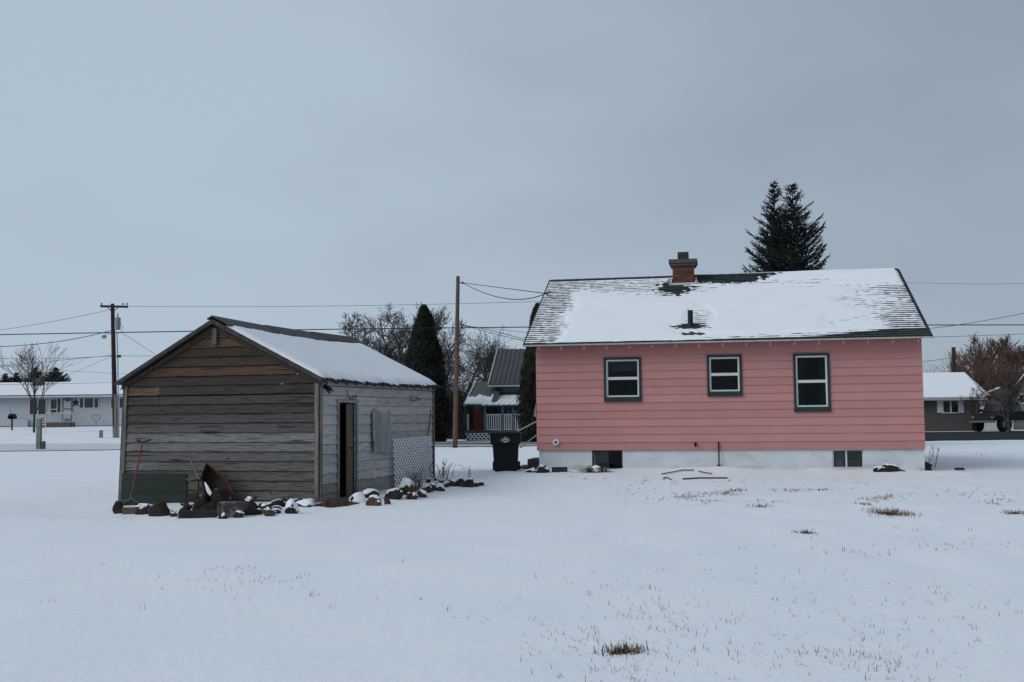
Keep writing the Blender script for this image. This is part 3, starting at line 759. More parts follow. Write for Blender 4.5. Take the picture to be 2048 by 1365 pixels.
mb = MB(); NN = 8; gy = lambda i: q0.y+(q1.y-q0.y)*i/NN
P = {}
for i in range(NN+1):
    for j in range(NN+1):
        P[i,j] = (.045+.035*((i/NN-.5)**2)*4*(1 if j < 3 else .6)+.03*(1-j/NN), gy(i), q3.z+(q2.z-q3.z)*j/NN+.03*math.sin(i*.8))
for i in range(NN):
    for j in range(NN): mb.face([P[i,j],P[i+1,j],P[i+1,j+1],P[i,j+1]])
o = mb.build('window_cover_board', M_plyw, shed); m_ = o.modifiers.new('s','SOLIDIFY'); m_.thickness = .014
l0 = SF.hit(0,.1,657,779)
mb = MB(); mb.tube([(.02,l0.y,l0.z+.05),(.06,l0.y,l0.z+.05)], .05, 12); mb.tube([(.05,l0.y,l0.z+.04),(.12,l0.y-.03,l0.z),(.17,l0.y-.05,l0.z-.05)], [.03,.055,.06], 12)
lf = mb.build('wall_lamp', M_blackm, shed)
mb = MB(); mb.tube([(.165,l0.y-.047,l0.z-.045),(.178,l0.y-.055,l0.z-.062)], .034, 12); mb.build('lens', M_galv, lf)
def wirecurve(name, pxs, parent, r=.008, m=None):
    mb = MB(); mb.tube([SF.hit(0,.06,*p) for p in pxs], r, 5); return mb.build(name, m or M_blackm, parent)
wirecurve('loose_wire', [(694,781),(696,790),(702,800),(710,800),(713,791),(703,796)], shed)
wirecurve('loose_wire', [(822,793),(820,800),(826,802),(842,799),(840,797),(826,794),(822,793)], shed, .007)
wirecurve('loose_cable', [(862,820),(860,845),(856,870),(858,920),(862,955)], shed, .012)
mb = MB(); c = SF.hit(0,.05,749,954); mb.box((.02,c.y-.04,c.z-.03),(.07,c.y+.03,c.z+.03)); mb.build('outlet', M_vinyl, shed)
# fascia/rafter tails side
for k in range(14):
    y = .1+k*(SD-.2)/13; mb = MB(); mb.prism([(.02,y-.02,SE-.06),(.13,y-.02,SE-.12),(.13,y-.02,SE-.05),(.02,y-.02,SE+.0)], (0,.045,0), (.8,.78,.75)); mb.build('rafter_tail', M_vwood, shed)
# roof
rmb = MB(); OV = .16; y0r, y1r = -OV, SD+.06
def sr(side, s, y, h=0):  # s 0..1 from ridge to eave
    xe = .15 if side > 0 else -GW-.13
    dzdx = (PK+.06-(SE+.03))/(abs(PX)); xr = PX
    x = xr+(xe-xr)*s; z = PK+.07-(abs(x-xr))*((PK-SE)/(abs(PX) if side > 0 else GW+PX))
    sag = -.05*math.sin(math.pi*max(0,min(1,(y-y0r)/(y1r-y0r))))*(1-s*.3)
    return Vector((x, y, z+sag+h))
for side in (1, -1):
    for i in range(10):
        for j in range(16):
            ya, yb = y0r+(y1r-y0r)*j/16, y0r+(y1r-y0r)*(j+1)/16; a, b = i/10, (i+1)/10
            t = (.8+.3*random.random(),)*3; e = .008
            top = [sr(side,a,ya,0), sr(side,b,ya,e), sr(side,b,yb,e), sr(side,a,yb,0)]
            bot = [sr(side,a,ya,-.05), sr(side,b,ya,-.05), sr(side,b,yb,-.05), sr(side,a,yb,-.05)]
            rmb.face(top if side < 0 else top[::-1][::-1], t); rmb.face(bot, t)
            if j == 0: rmb.face([top[0],top[1],bot[1],bot[0]], t)
            if j == 15: rmb.face([top[3],top[2],bot[2],bot[3]], t)
            if i == 9: rmb.face([top[1],top[2],bot[2],bot[1]], t)
sroof = rmb.build('roof', M_tin, shed)
mb = MB()
for side in (1, -1):   # barge boards along the near gable
    mb.prism([sr(side,0,y0r-.025,-.085), sr(side,0,y0r-.025,-.0), sr(side,1,y0r-.025,-.0), sr(side,1,y0r-.025,-.075)], (0,.02,0), (.35,.36,.38))
    mb.prism([sr(side,0.02,-.055,-.22), sr(side,0.02,-.055,-.10), sr(side,.97,-.055,-.10), sr(side,.97,-.055,-.18)], (0,.02,0), (.38,.28,.22))
mb.build('barge_board', M_vwood, shed)
mb = MB(); mb.box((PX-.05,-.09,PK-.42),(PX+.05,-.06,PK-.10),(.8,.8,.8)); mb.build('gable_strut', M_vwood, shed)
mb = MB()              # loose ridge boards
for k, (ya, yb, w, hh) in enumerate(((y0r-.02,2.1,.16,.05),(1.9,4.2,.18,.055),(4.0,y1r+.15,.16,.05))):
    for side in (1,-1):
        w = w if side > 0 else .05
        p = [sr(side,0,ya,hh+.01*k), sr(side,w,ya,hh+.01*k), sr(side,w+.02*math.sin(k*3),yb,hh), sr(side,0,yb,hh)]
        mb.prism(p, (0,0,.022), ((.9,.95,1.0),(.8,.85,.9),(.95,.6,.5))[k])
mb.build('ridge_board', M_tin, sroof)
# snow on right slope
mb = MB(); NX, NY = 60, 200
for j in range(NY+1):
    y = y0r+.02+(y1r-y0r-.04)*j/NY
    for i in range(NX+1):
        s = .12+.04*noise.noise((y*1.6,3,1))+.012*noise.noise((y*6,3,1))+(1.0+.022*noise.noise((y*4,1,2))+.018*noise.noise((y*11,1,2))-.12)*i/NX
        e = min(i/NX, 1-i/NX)*14; e2 = min(j, NY-j)/5; h = .075*min(1,max(0,e))**.5*min(1,e2)**.5*(1+.15*noise.noise((s*3,y*.8,3)))
        if i == NX: h = -.02
        mb.v.append(tuple(sr(1, s, y, h+.004)))
for j in range(NY):
    for i in range(NX):
        a = j*(NX+1)+i; mb.f.append((a, a+1, a+NX+2, a+NX+1)); mb.t.append(None)
mb.build('roof_snow', M_rsnow, sroof, smooth=True)
mb = MB()  # ragged drip edge of old roofing felt
random.seed(3); y = y0r
while y < y1r:
    w = .1+.3*random.random(); d = .02+.06*random.random()
    p = sr(1,.985,y); q = sr(1,.985,min(y1r,y+w)); e = sr(1,1.02+d*.5,y+w*.5)
    mb.prism([(p.x,p.y,p.z-.055),(q.x,q.y,q.z-.055),(q.x+.02,q.y,q.z+.0),(e.x+.02,e.y,e.z+.01),(p.x+.02,p.y,p.z+.0)], (.008,0,0), (.4,.4,.4)); y += w*.9
mb.build('torn_edge', M_tin, sroof)
# small twiggy dirt at the door
# ------------------------------------------------------------------ lattice panel
lp = thing('lattice_panel', 'white diamond lattice panel leaning against the shed side wall', 'lattice', SF.o, SA)
a = SF.hit(0,.13,788,920); b = SF.hit(0,.13,864,920); zt = SF.hit(0,.13,860,872).z; zb = -.05
zl = SF.hit(0,.13,790,878).z
def ltp(u, v): # u along y, v up
    return Vector((.15-.05*v, a.y+(b.y-a.y)*u, zb+(zl+(zt-zl)*u-zb)*v))
Wd = b.y-a.y; Ht = (zl+zt)/2-zb; mb = MB()
def clipline(x0, sg, off):
    # line y = sg*(x - x0), x 0..Wd, y 0..Ht
    pts = []
    for t in (0, Ht):
        x = x0+t/sg
        if 0 <= x <= Wd: pts.append((x, t))
    for x in (0, Wd):
        t = sg*(x-x0)
        if 0 < t < Ht: pts.append((x, t))
    if len(pts) < 2: return
    (xa, ya), (xb, yb) = pts[0], pts[1]
    p = ltp(xa/Wd, ya/Ht); q = ltp(xb/Wd, yb/Ht); p.x += off; q.x += off
    mb.beam(p, q, .007, .033, up=(0,0,1))
st_p = .155; x0 = -Ht*1.6
slp = .80
while x0 < Wd+Ht*1.6:
    clipline(x0, slp, .0); clipline(x0, -slp, .009); x0 += st_p
mb.build('slats', M_lat, lp)
# ------------------------------------------------------------------ rocks
import bmesh
def rock(name, label, cat, xl, xr, yt, yb, tintc=(1,1,1), snow=.5, group=None, dep=1.0, boxy=0, seed=None, sink=.25):
    snow = snow if snow > .7 else snow*.66; rn = random.Random(seed if seed is not None else int(xl*3+yb))
    c = gpt((xl+xr)/2, yb); d = c.y/FPX
    w = (xr-xl)*d; h = (yb-yt)*d*1.0
    root = thing(name, label, cat, (c.x, c.y+w*.5*dep*.5, c.z), 0, group)
    bm = bmesh.new(); bmesh.ops.create_icosphere(bm, subdivisions=3, radius=1)
    sd = rn.random()*50; rz = rn.random()*6
    cuts_ = [(Vector((rn.gauss(0,1), rn.gauss(0,1), rn.gauss(.2,.7))).normalized(), .50+.32*rn.random()) for _ in range(11)]
    for v_ in bm.verts:
        p = v_.co.copy()
        if boxy:
            m_ = max(abs(p.x), abs(p.y), abs(p.z)); p = p.lerp(p/m_*.8, boxy)
        for cn_, cd2 in cuts_:
            e_ = p.dot(cn_)-cd2
            if e_ > 0: p = p - cn_*e_*.92
        n_ = 1+.22*noise.noise(p*1.1+Vector((sd,0,0)))+.10*noise.noise(p*2.8+Vector((0,sd,0)))+.05*noise.noise(p*6+Vector((0,0,sd)))
        v_.co = Vector((p.x*w*.70*n_, p.y*w*.55*dep*n_, h*(.30+.80*p.z*n_)))
    bm.normal_update()
    mb = MB(); mb.v = [tuple(v_.co) for v_ in bm.verts]
    for f in bm.faces: mb.f.append(tuple(v_.index for v_ in f.verts)); mb.t.append(tintc)
    mb.build('stone', M_rock, root, smooth=True)
    if snow > 0:
        th = max(.022, h*.13); s = MB(); idx = {}
        for f in bm.faces:
            if f.normal.z > 1-snow and noise.noise(f.calc_center_median()*6+Vector((sd,1,1))) > -.35:
                ids = []
                for v_ in f.verts:
                    if v_.index not in idx: idx[v_.index] = len(s.v); s.v.append(tuple(v_.co+v_.normal*th*(.25+.9*max(0,v_.normal.z))))
                    ids.append(idx[v_.index])
                s.f.append(tuple(ids)); s.t.append(None)
        if s.f: 
            o = s.build('snow_cap', M_rsnow, root, smooth=True); m_ = o.modifiers.new('s','SOLIDIFY'); m_.thickness = th; m_.offset = -1
    bm.free(); return root
G1 = 'snow-capped stones edging the shed side'
rock('rock','tan-brown oblong stone lying in front, nearest the shed door','rock',735,765,994,1012,(2.3,1.8,1.5),.45)
rock('rock','flat-topped dark stone behind the tan-brown oblong one','rock',728,761,981,997,(.8,.8,.8),.45)
rock('rock','low stone almost buried in snow right beside the shed doorway','rock',704,730,988,1006,(.9,.8,.8),.95)
rock('rock','small reddish-brown block stone right of the tan oblong one','rock',768,781,995,1009,(1.6,1.1,.9),.3,boxy=.5)
rock('rock','broad dark lumpy stone in the row below the lattice panel left edge','rock',770,803,979,999,(.7,.75,.8),.3)
rock('rock','tall reddish-brown stone with a thick snow cap under the lattice','rock',797,823,962,990,(1.5,.9,.75),.75)
for r_ in ((812,833,986,999),(834,853,983,995),(840,860,971,985),(853,868,969,983),(868,886,966,982),(887,898,964,975),(897,910,961,973),(911,928,957,974),(852,861,957,966),(868,876,954,962),(876,888,958,966),(898,920,957,966)):
    rk = rock('rock','dark snow-dusted stone in the row running past the lattice','rock',*r_,(1.0+.5*random.random(),.95,.85),.5,G1)
rock('rock','pointed dark stone standing near the far end of the stone row','rock',929,946,957,975,(1.2,.8,.65),.3)
rock('rock','small low stone just right of the pointed one in the row','rock',945,956,966,974,(1.1,.8,.7),.6)
rock('rock','last flat stone at the far right end of the row','rock',956,968,963,972,(.8,.7,.7),.7)
rock('rock','pale snow-covered stone between the shed corner and log pile','rock',597,626,1000,1014,(1.2,1.1,.9),.85)
rock('rock','dark oval stone under a thick snow cap left of shed corner','rock',568,594,1003,1028,(.7,.7,.7),.75)
rock('rock','jagged dark stone at the far left by the rake head','rock',222,244,1003,1028,(.9,.7,.6),.15)
rock('rock','dark stone just right of the rake head','rock',270,296,1010,1029,(.9,.7,.6),.25)
rock('rock','rounded dark stone alone between rake and scrap pile','rock',300,336,1008,1033,(.8,.72,.72),.0,dep=.9)
rock('rock','dark lump stone right of the mottled concrete block','rock',480,511,1001,1031,(.8,.75,.7),.35)
rock('rock','round snow-capped stone beside the left end of the pink house','rock',1076,1098,932,946,(.9,.6,.6),.55)
rock('rock','low dark stone between the trash bin and the round stone','rock',1056,1078,936,945,(.9,.8,.8),.5)
rock('rock','dark humped stone at the foundation right of the right basement window','rock',1768,1795,930,944,(.8,.6,.55),.3)
rock('rock','low dark stone left of the humped one at the foundation','rock',1752,1772,936,944,(.6,.5,.5),.3)
rock('rock','little pale stone flat in the snow at the foundation','rock',1797,1811,938,943,(3.2,2.8,2.3),.3)
rock('rock','brown squarish stone at the right corner of the pink house','rock',1833,1862,925,941,(1.2,.85,.8),.2,boxy=.6)
rock('rock','dark stone beneath the blue house porch across the road','rock',990,1005,874,882,(1,1,1),.5)
# blocks / logs / planks
def block(name, label, cat, xl, xr, yt, yb, m, dep=.2, rz=0, part='block', snow=.0, jag=.0):
    c = gpt((xl+xr)/2, yb); d = c.y/FPX; w = (xr-xl)*d; h = (yb-yt)*d
    root = thing(name, label, cat, c+Vector((0,dep/2,0)), rz)
    mb = MB(); mb.box((-w/2,-dep/2,-.06),(w/2,dep/2,h),(1,1,1)); o = mb.build(part, m, root); bevel(o, min(.02,h*.2), 2)
    if snow:
        mb = MB(); mb.box((-w*.48,-dep*.42,h),(w*.48,dep*.46,h+snow),None); o = mb.build('snow_cap', M_rsnow, root, smooth=True); bevel(o, snow*.48, 3)
    return root
block('brick','flat dark brick on the snow by the pink house foundation','brick',1104,1135,935,945,M_flue,.14)
block('brick','tan broken brick under the rake head','brick',243,272,1016,1029,M_brown,.15,R(5))
block('timber','blackened timber lying in front of the wheelbarrow','timber',356,434,1022,1037,M_dark,.16,R(3))
block('concrete_block','mottled grey concrete block in the scrap pile, lower end','block',433,483,1005,1036,M_conc,.2,R(9))
block('plank','short brown plank end poking from the snow by the corner stone','plank',1912,1930,936,941,M_brown2,.12,R(20))
# logs
def log(label, p, q, r, endm, dz=.06):
    a = gpt(*p)+Vector((0,0,dz)); b = gpt(*q)+Vector((0,0,dz)); b.z = a.z+.05 if abs(b.z-a.z) < .02 else b.z
    root = thing('log', label, 'log', a-Vector((0,0,dz)))
    L_ = b-a; n = 8; mb = MB()
    mb.tube([L_*(k/n)+Vector((0,0,.01*math.sin(k*2))) + Vector((0,0,0)) for k in range(n+1)], [r*(1+.08*math.sin(k*1.7)) for k in range(n+1)], 10, tint=(1,1,1))
    mb.build('bark', M_dwood, root, smooth=True)
    mb = MB(); dd = L_.normalized(); mb.tube([-dd*.006, dd*.004], r*.94, 10); mb.build('cut_end', endm, root)
    mb = MB(); up = Vector((0,0,1)); 
    mb.tube([L_*(k/n)+up*(r*.75) for k in range(1, n)], [r*(.25+.45*math.sin(math.pi*k/n)) for k in range(1, n)], 8); mb.build('snow_cap', M_rsnow, root, smooth=True)
log('short log with a rusty brown cut end pointing at the viewer',(541,1033),(524,1014),.075,M_brown2,.05)
log('snow-topped dark log lying against the shed gable','' or (530,1022),(566,1006),.085,M_brown,.10)
# ------------------------------------------------------------------ rake with T handle
rt = thing('garden_fork', 'long red-handled weeding fork leaning on the shed wall, tines at the bottom', 'garden tool', SF.o, SA)
a = SF.hit(1,-.10,285,884); b = SF.hit(1,-.55,262,997)
mb = MB(); mb.tube([a, b], .017, 8); mb.build('handle', M_redp, rt)
mb = MB(); c1 = SF.hit(1,-.12,274,881); c2 = SF.hit(1,-.12,301,880); mb.tube([c1, a+Vector((0,0,-.01)), c2], [.02,.014,.02], 8); mb.build('grip', M_blackm, rt)
mb = MB(); f = lambda x, y: SF.hit(1,-.58,x,y)
mb.tube([f(262,985), f(262,997)], .02, 8)
mb.tube([f(262,996), f(257,1000), f(242,1003), f(238,1010), f(239,1022)], .010, 6); mb.tube([f(262,996), f(268,1000), f(278,1006), f(282,1012), f(279,1022)], .010, 6)
mb.build('fork_head', M_teal, rt)
# ------------------------------------------------------------------ wheelbarrow
wb = thing('wheelbarrow', 'rusty wheelbarrow tipped up on end against the shed gable wall', 'wheelbarrow', SF.o, SA)
F = lambda x, y, d: SF.hit(1,-d,x,y)
outl = [(413,926),(424,934),(437,945),(449,957),(458,969),(464,981),(468,994),(466,1003),(445,1008),(410,1000),(402,985),(400,962),(406,942)]
cen = (432,975)
rim = [F(x,y,.42) for x,y in outl]; base = [F(cen[0]+(x-cen[0])*.72, cen[1]+(y-cen[1])*.76, .16) for x,y in outl]
mb = MB(); n = len(outl)
for k in range(n):
    a, b = k, (k+1) % n; mb.face([rim[a], rim[b], base[b], base[a]])
mb.face(base)
o = mb.build('tray', M_tray, wb); m_ = o.modifiers.new('s','SOLIDIFY'); m_.thickness = .006
mb = MB(); mb.tube(rim+[rim[0]], .012, 6, tint=(1.3,1.0,.9)); mb.build('rim', M_rust, o)
mb = MB(); mb.tube([F(380,917,.25), F(390,940,.36), F(401,965,.50), F(412,1000,.60)], [.016,.022,.024,.024], 8, tint=(1,1,1)); mb.build('handle', M_vwood, wb)
mb = MB(); mb.tube([F(373,958,.62), F(382,965,.62), F(398,972,.60), F(415,1005,.62)], .02, 8, tint=(.6,.6,.6)); mb.build('handle', M_vwood, wb)
def rod(pts, r=.011, nm='brace', m=None):
    mb = MB(); mb.tube([F(*p) for p in pts], r, 6, tint=(.35,.45,.6)); mb.build(nm, m or M_rust, wb)
rod([(362,972,.6),(395,959,.6),(400,962,.5)], .014); rod([(373,966,.66),(373,1004,.66)], .016, 'leg'); rod([(397,962,.66),(396,1006,.66),(380,1012,.66),(362,1008,.66)], .013, 'leg')
rod([(362,980,.64),(400,986,.64)], .010); rod([(365,1006,.7),(396,992,.7)], .012); rod([(362,1003,.75),(362,1010,.75),(372,1014,.75),(400,1012,.7)], .012)
rod([(428,980,.55),(434,978,.56),(442,982,.56),(462,998,.56)], .007, 'brace', M_galv); rod([(400,955,.66),(407,968,.66),(412,1010,.7)], .016)
mb = MB()
cw_ = F(412,1010,.72); nrm = Vector((.9,.3,.1)).normalized(); e1 = nrm.cross(Vector((0,0,1))).normalized(); e2 = nrm.cross(e1)
mb.tube([cw_+(e1*math.cos(t)+e2*math.sin(t))*.17 for t in [2*math.pi*k/20 for k in range(21)]], .045, 8, cap=False)
wl = mb.build('wheel', M_tyre, wb, smooth=True); mb = MB(); mb.tube([cw_-nrm*.03, cw_+nrm*.03], .12, 14, tint=(.6,.6,.6)); mb.build('rim', M_rust, wl)
mb = MB(); p = [F(x,y,.64) for x,y in ((409,964),(413,966),(424,985),(426,991),(420,992),(414,984))]
mb.prism(p, (0,-.02,0)); bevel(mb.build('snow_patch', M_rsnow, wb), .008)
# scrap drum / engine lump beside wheelbarrow
sc = thing('scrap_metal', 'dark rusted machine part heaped behind the concrete block', 'scrap metal', SF.o, SA)
mb = MB(); mb.tube([F(432,996,.75), F(446,990,.55), F(456,992,.45)], [.13,.15,.10], 12, tint=(.25,.3,.4)); mb.tube([F(405,1000,.55), F(405,1025,.62)], [.16,.18], 10, tint=(.25,.3,.4))
mb.build('casing', M_rust, sc); mb = MB()
mb.tube([F(370,1005,.85),F(385,1022,.9),F(410,1024,.9)], .04, 8, tint=(.3,.3,.35)); mb.tube([F(430,1020,.8),F(432,1002,.8)], .05, 8, tint=(.3,.3,.35)); mb.build('pipe', M_rust, sc)
# ------------------------------------------------------------------ trash bin
bp_ = gpt(1012, 943)
bn = thing('trash_bin', 'black wheeled trash bin with a white crest on its front', 'trash bin', (bp_.x, bp_.y+.3, bp_.z), R(-2))
d_ = bp_.y/FPX; bw = 46*d_; tw = 57*d_; bh_ = 79*d_
mb = MB()
def ring(w, dp, z, n=6, rr=.06, yo=0):
    pts = []
    for cx_, cy_, a0 in ((w/2-rr,dp/2-rr,0),(-w/2+rr,dp/2-rr,90),(-w/2+rr,-dp/2+rr,180),(w/2-rr,-dp/2+rr,270)):
        for k in range(n): a = R(a0+90*k/(n-1)); pts.append((cx_+rr*math.cos(a), cy_+rr*math.sin(a)+yo, z))
    return pts
def loft(mb, rings):
    n = len(rings[0]); i0 = len(mb.v)
    for r_ in rings: mb.v += r_
    for k in range(len(rings)-1):
        for j in range(n):
            a = i0+k*n+j; b = i0+k*n+(j+1) % n; mb.f.append((a,b,b+n,a+n)); mb.t.append(None)
    mb.f.append(tuple(i0+j for j in range(n))[::-1]); mb.t.append(None)
    mb.f.append(tuple(i0+(len(rings)-1)*n+j for j in range(n))); mb.t.append(None)
loft(mb, [ring(bw*.93,.52,-.01), ring(bw,.56,.05), ring(tw*.90,.66,bh_*.66), ring(tw*.93,.68,bh_*.70)]); mb.build('bin_body', M_black, bn)
mb = MB(); loft(mb, [ring(tw*.95,.70,bh_*.66), ring(tw*1.04,.78,bh_*.70), ring(tw*1.06,.80,bh_*.92)]); mb.build('rim', M_black, bn)
mb = MB(); loft(mb, [ring(tw*1.13,.86,bh_*.92), ring(tw*1.15,.88,bh_*.955), ring(tw*.98,.74,bh_*.99), ring(tw*.6,.5,bh_*1.0)]); mb.build('lid', M_black, bn)
for sg in (-1, 1):
    mb = MB(); mb.tube([(sg*(bw/2-.02+ .0), .27, .11),(sg*(bw/2+.06), .27, .11)], .12, 18); mb.build('wheel', M_tyre, bn)
mb = MB(); mb.tube([(-.2,.45,bh_*.9),(-.2,.52,bh_*.93),(.2,.52,bh_*.93),(.2,.45,bh_*.9)], .018, 8); mb.build('handle', M_black, bn)
mb = MB(); zc_ = bh_*.805; yl = -.402; lw = 14*d_*1.35/2*.95
def ly(z): return -.39-(z-bh_*.70)/(bh_*.22)*.01-.012
arc = [(lw*math.sin(t), -.0-.062*math.cos(t)) for t in [R(-88+176*k/16) for k in range(17)]]
mb.tube([(x, ly(zc_+z), zc_+z) for x, z in arc], [.004+.010*math.sin(math.pi*k/16) for k in range(17)], 4)
for (x0_, x1_, z0_, z1_) in ((-.062,-.040,-.015,.035),(-.03,-.006,-.03,.055),(.006,.014,-.03,.075),(.02,.05,-.03,.045),(.055,.07,-.01,.03)):
    mb.tube([(x0_*1.2, ly(zc_), zc_+z0_),((x0_+x1_)*.6+.01, ly(zc_+z1_), zc_+z1_),(x1_*1.2, ly(zc_), zc_+z0_+.01)], .0085, 4)
mb.tube([(-.02, ly(zc_-.09), zc_-.088),(.03, ly(zc_-.09), zc_-.088)], .004, 4)
mb.build('crest', M_logo, bn)
# ------------------------------------------------------------------ poles and wires
def pole(name, label, px, ytop, ybase, Y, lean_px, rb, rt_, m):
    b = at(px, ybase, Y); b.z = gh(b.x, b.y)-.05
    t = at(px+lean_px, ytop, Y)
    root = thing(name, label, 'pole', (b.x, b.y, b.z))
    mb = MB(); n = 10
    mb.tube([ (t-b)*(k/n) for k in range(n+1)], [rb+(rt_-rb)*k/n for k in range(n+1)], 12); o = mb.build('shaft', m, root, smooth=True)
    return root, b, t
gp = gpt(910, 896)
pr, pb, ptop = pole('utility_pole', 'bare brown wooden pole standing at the road edge between shed and pink house', 910, 553, 896, gp.y, 6, .115, .085, M_pole)
mb = MB(); q = at(925,566,gp.y)-pb; mb.tube([q-Vector((.25,0,0)), q], .02, 6); mb.tube([q-Vector((.0,0,.05)), q+Vector((0,0,.05))], .04, 8); mb.build('insulator', M_blackm, pr)
LY = gpt(231, 876).y
lr, lb, lt = pole('utility_pole', 'dark utility pole with crossarm and transformer at the left of the shed', 231, 608, 876, LY, -6, .17, .12, M_pole2)
print('POLES', gp, LY)
def LP(x, y, dy=0): return at(x, y, LY+dy)-lb
mb = MB(); mb.beam(LP(201,613,-.15), LP(256,614,-.15), .11, .14); o = mb.build('crossarm', M_pole2, lr)
for xx in (203, 246, 254):
    mb = MB(); p = LP(xx,611,-.15); mb.tube([p, p+Vector((0,0,.08)), p+Vector((0,0,.15))], [.02,.05,.035], 8); mb.build('insulator', M_blackm, o)
mb = MB(); mb.beam(LP(215,616,-.2), LP(225,624,-.2), .04, .04); mb.beam(LP(236,616,-.2), LP(227,624,-.2), .04, .04); mb.build('brace', M_blackm, o)
mb = MB(); p = LP(235,660,-.35); mb.lathe([(.16,0),(.19,.05),(.19,.72),(.17,.78),(.05,.82)], p, 14); t_ = mb.build('transformer', M_galv, lr, smooth=False)
mb = MB(); mb.tube([p+Vector((0,0,.8)), p+Vector((0,0,.95)), p+Vector((0,0,1.1))], [.03,.06,.02], 8); mb.build('bushing', M_galv, t_)
mb = MB(); mb.tube([LP(240,645,-.3), LP(246,656,-.3), LP(243,664,-.3), LP(236,668,-.3)], .012, 5); mb.build('jumper_wire', M_wire, lr)
mb = MB(); mb.tube([LP(233.5,665,-.3), LP(235.5,720,-.3), LP(238,876,-.3)], .035, 8); mb.build('conduit', M_galv, lr)
mb = MB(); mb.tube([LP(227,671,-.1), LP(220,668,-.5), LP(210,670,-.5)], .022, 6); la_ = mb.build('lamp_arm', M_galv, lr)
mb = MB(); mb.lathe([(.02,.1),(.14,.04),(.17,-.02),(.11,-.12),(.02,-.16)][::-1], LP(208,673,-.5), 12); mb.build('lamp_head', M_galv, la_)
mb = MB(); mb.box(*(lambda p: (p-Vector((.1,.1,.08)), p+Vector((.13,.1,.08))))(LP(237,713,-.2))); mb.build('junction_box', M_pole2, lr)
mb = MB(); b0 = Vector((0,0,.03)); b1 = LP(230.5,789,0)
mb.tube([b0, b1], [.175,.153], 12); mb.build('weathered_base', M_poleg, lr)
def wire(label, pts, r, n=24, cat='cable', nm='overhead_wire', m=None):
    P = [at(*p) if not isinstance(p, Vector) else p for p in pts]
    if len(P) == 3:
        Q = []
        a, c, b = P
        for k in range(n+1):
            t = k/n; tm = .5
            Q.append(a*(2*(t-.5)*(t-1)) + c*(4*t*(1-t)) + b*(2*t*(t-.5)))
    else:
        Q = [P[0].lerp(P[1], k/8) for k in range(9)]
    mb = MB(); mb.tube(Q, r, 5, cap=False); o = mb.build(nm, m or M_wire, None, smooth=True)
    return tag(o, label, cat)
wire('thick power line crossing the whole width of the picture', [(-300,676,57),(1024,655,57),(2350,651,57)], .026)
mb = MB(); mb.tube([at(868,656.5,56.98), at(884,657,56.98)], .07, 8); tag(mb.build('wire_splice', M_wire), 'dark splice on the thick power line before the arborvitae', 'splice')
wire('thin wire high at left, rising from the frame edge to the crossarm', [(-60,668,LY),(80,648,LY),(224,619,LY)], .012)
wire('sagging cable from the left frame edge up to the pole below its transformer', [(-60,694,LY),(90,687,LY),(224,661,LY)], .022)
wire('level thin line at left meeting the pole at its junction box', [(-60,715,LY),(80,718,LY),(228,712,LY)], .012)
wire('thin line at left climbing gently towards the junction box', [(-60,739,LY),(90,724,LY),(228,711,LY)], .014)
wire('slack thin drop wire running from the pole down towards the white ranch house', [(228,711,LY),(160,740,LY+8),(100,765,LY+18)], .010)
wire('faint wire low behind the dark pole at left', [(-60,722,LY+15),(80,738,LY+15),(330,752,LY+15)], .010)
wire('long thin wire from the crossarm over the bare trees towards the pink house', [(252,613,LY-.15),(700,612,LY-4),(1250,598,LY-8)], .011)
wire('guy wire slanting down right from the transformer behind the shed roof', [(241,664,LY),(330,722,LY)], .012)
wire('thin level line from the junction box to behind the shed roof', [(238,712,LY),(500,712,LY-2),(860,708,LY-5)], .011)
wire('thin line along the crown of the white ranch house roof', [(-40,770,LY+12),(120,768,LY+12),(330,762,LY+12)], .012)
e1_ = HF.M @ Vector((-.1, 2.2, roofz(2.2)+.12))
e0_ = at(925,566,gp.y)
wire('service drop from the brown pole with the lesser sag to the pink house', [e0_, at(1010,577,(gp.y+e1_.y)/2), at(1097,588,e1_.y)], .014)
wire('service drop from the brown pole with the deeper sag to the pink house', [e0_, at(1008,597,(gp.y+e1_.y)/2), at(1100,584,e1_.y)], .016)
wire('double cable running right from the middle of the brown pole, upper strand', [at(918,650,gp.y), at(985,662,gp.y-3), at(1062,684,gp.y-6)], .014)
wire('double cable running right from the middle of the brown pole, lower strand', [at(918,648,gp.y), at(985,667,gp.y-3), at(1056,684,gp.y-6)], .012)
wire('faint wire from the brown pole passing over the blue house roof', [at(918,652,gp.y), at(985,658,60), at(1100,671,64)], .010)
wire('thin wire at right rising steeply from the roof end to the frame edge', [(1830,659,60),(1950,645,60),(2150,606,60)], .014)
wire('thin wire at right just below the thick power line', [(1830,675,62),(1950,672,62),(2150,664,62)], .012)
wire('thin wire at right sloping up in front of the red-brown tree', [(1840,724,66),(1940,710,66),(2150,672,66)], .012)
wire('faint high wire at the right edge above the pink roof', [(1800,565,90),(1950,568,90),(2150,566,90)], .010)
# small posts at left
def post(label, xl, xr, yt, yb, m, nm='marker_post'):
    c = gpt((xl+xr)/2, yb); d = c.y/FPX; w = (xr-xl)*d; h = (yb-yt)*d
    mb = MB(); mb.box((-w/2,-w/2,-.1),(w/2,w/2,h)); o = mb.build(nm, m); o.location = c; bevel(o, .02); return tag(o, label, 'post')
post('tall pale green square post standing in the snow at left', 73, 82, 838, 900, M_postg)
post('short brown post stump beside the tall pale green post', 83, 90, 883, 900, M_brown)
post('small pale post stub left of the dark utility pole', 199, 205, 861, 876, M_poleg)
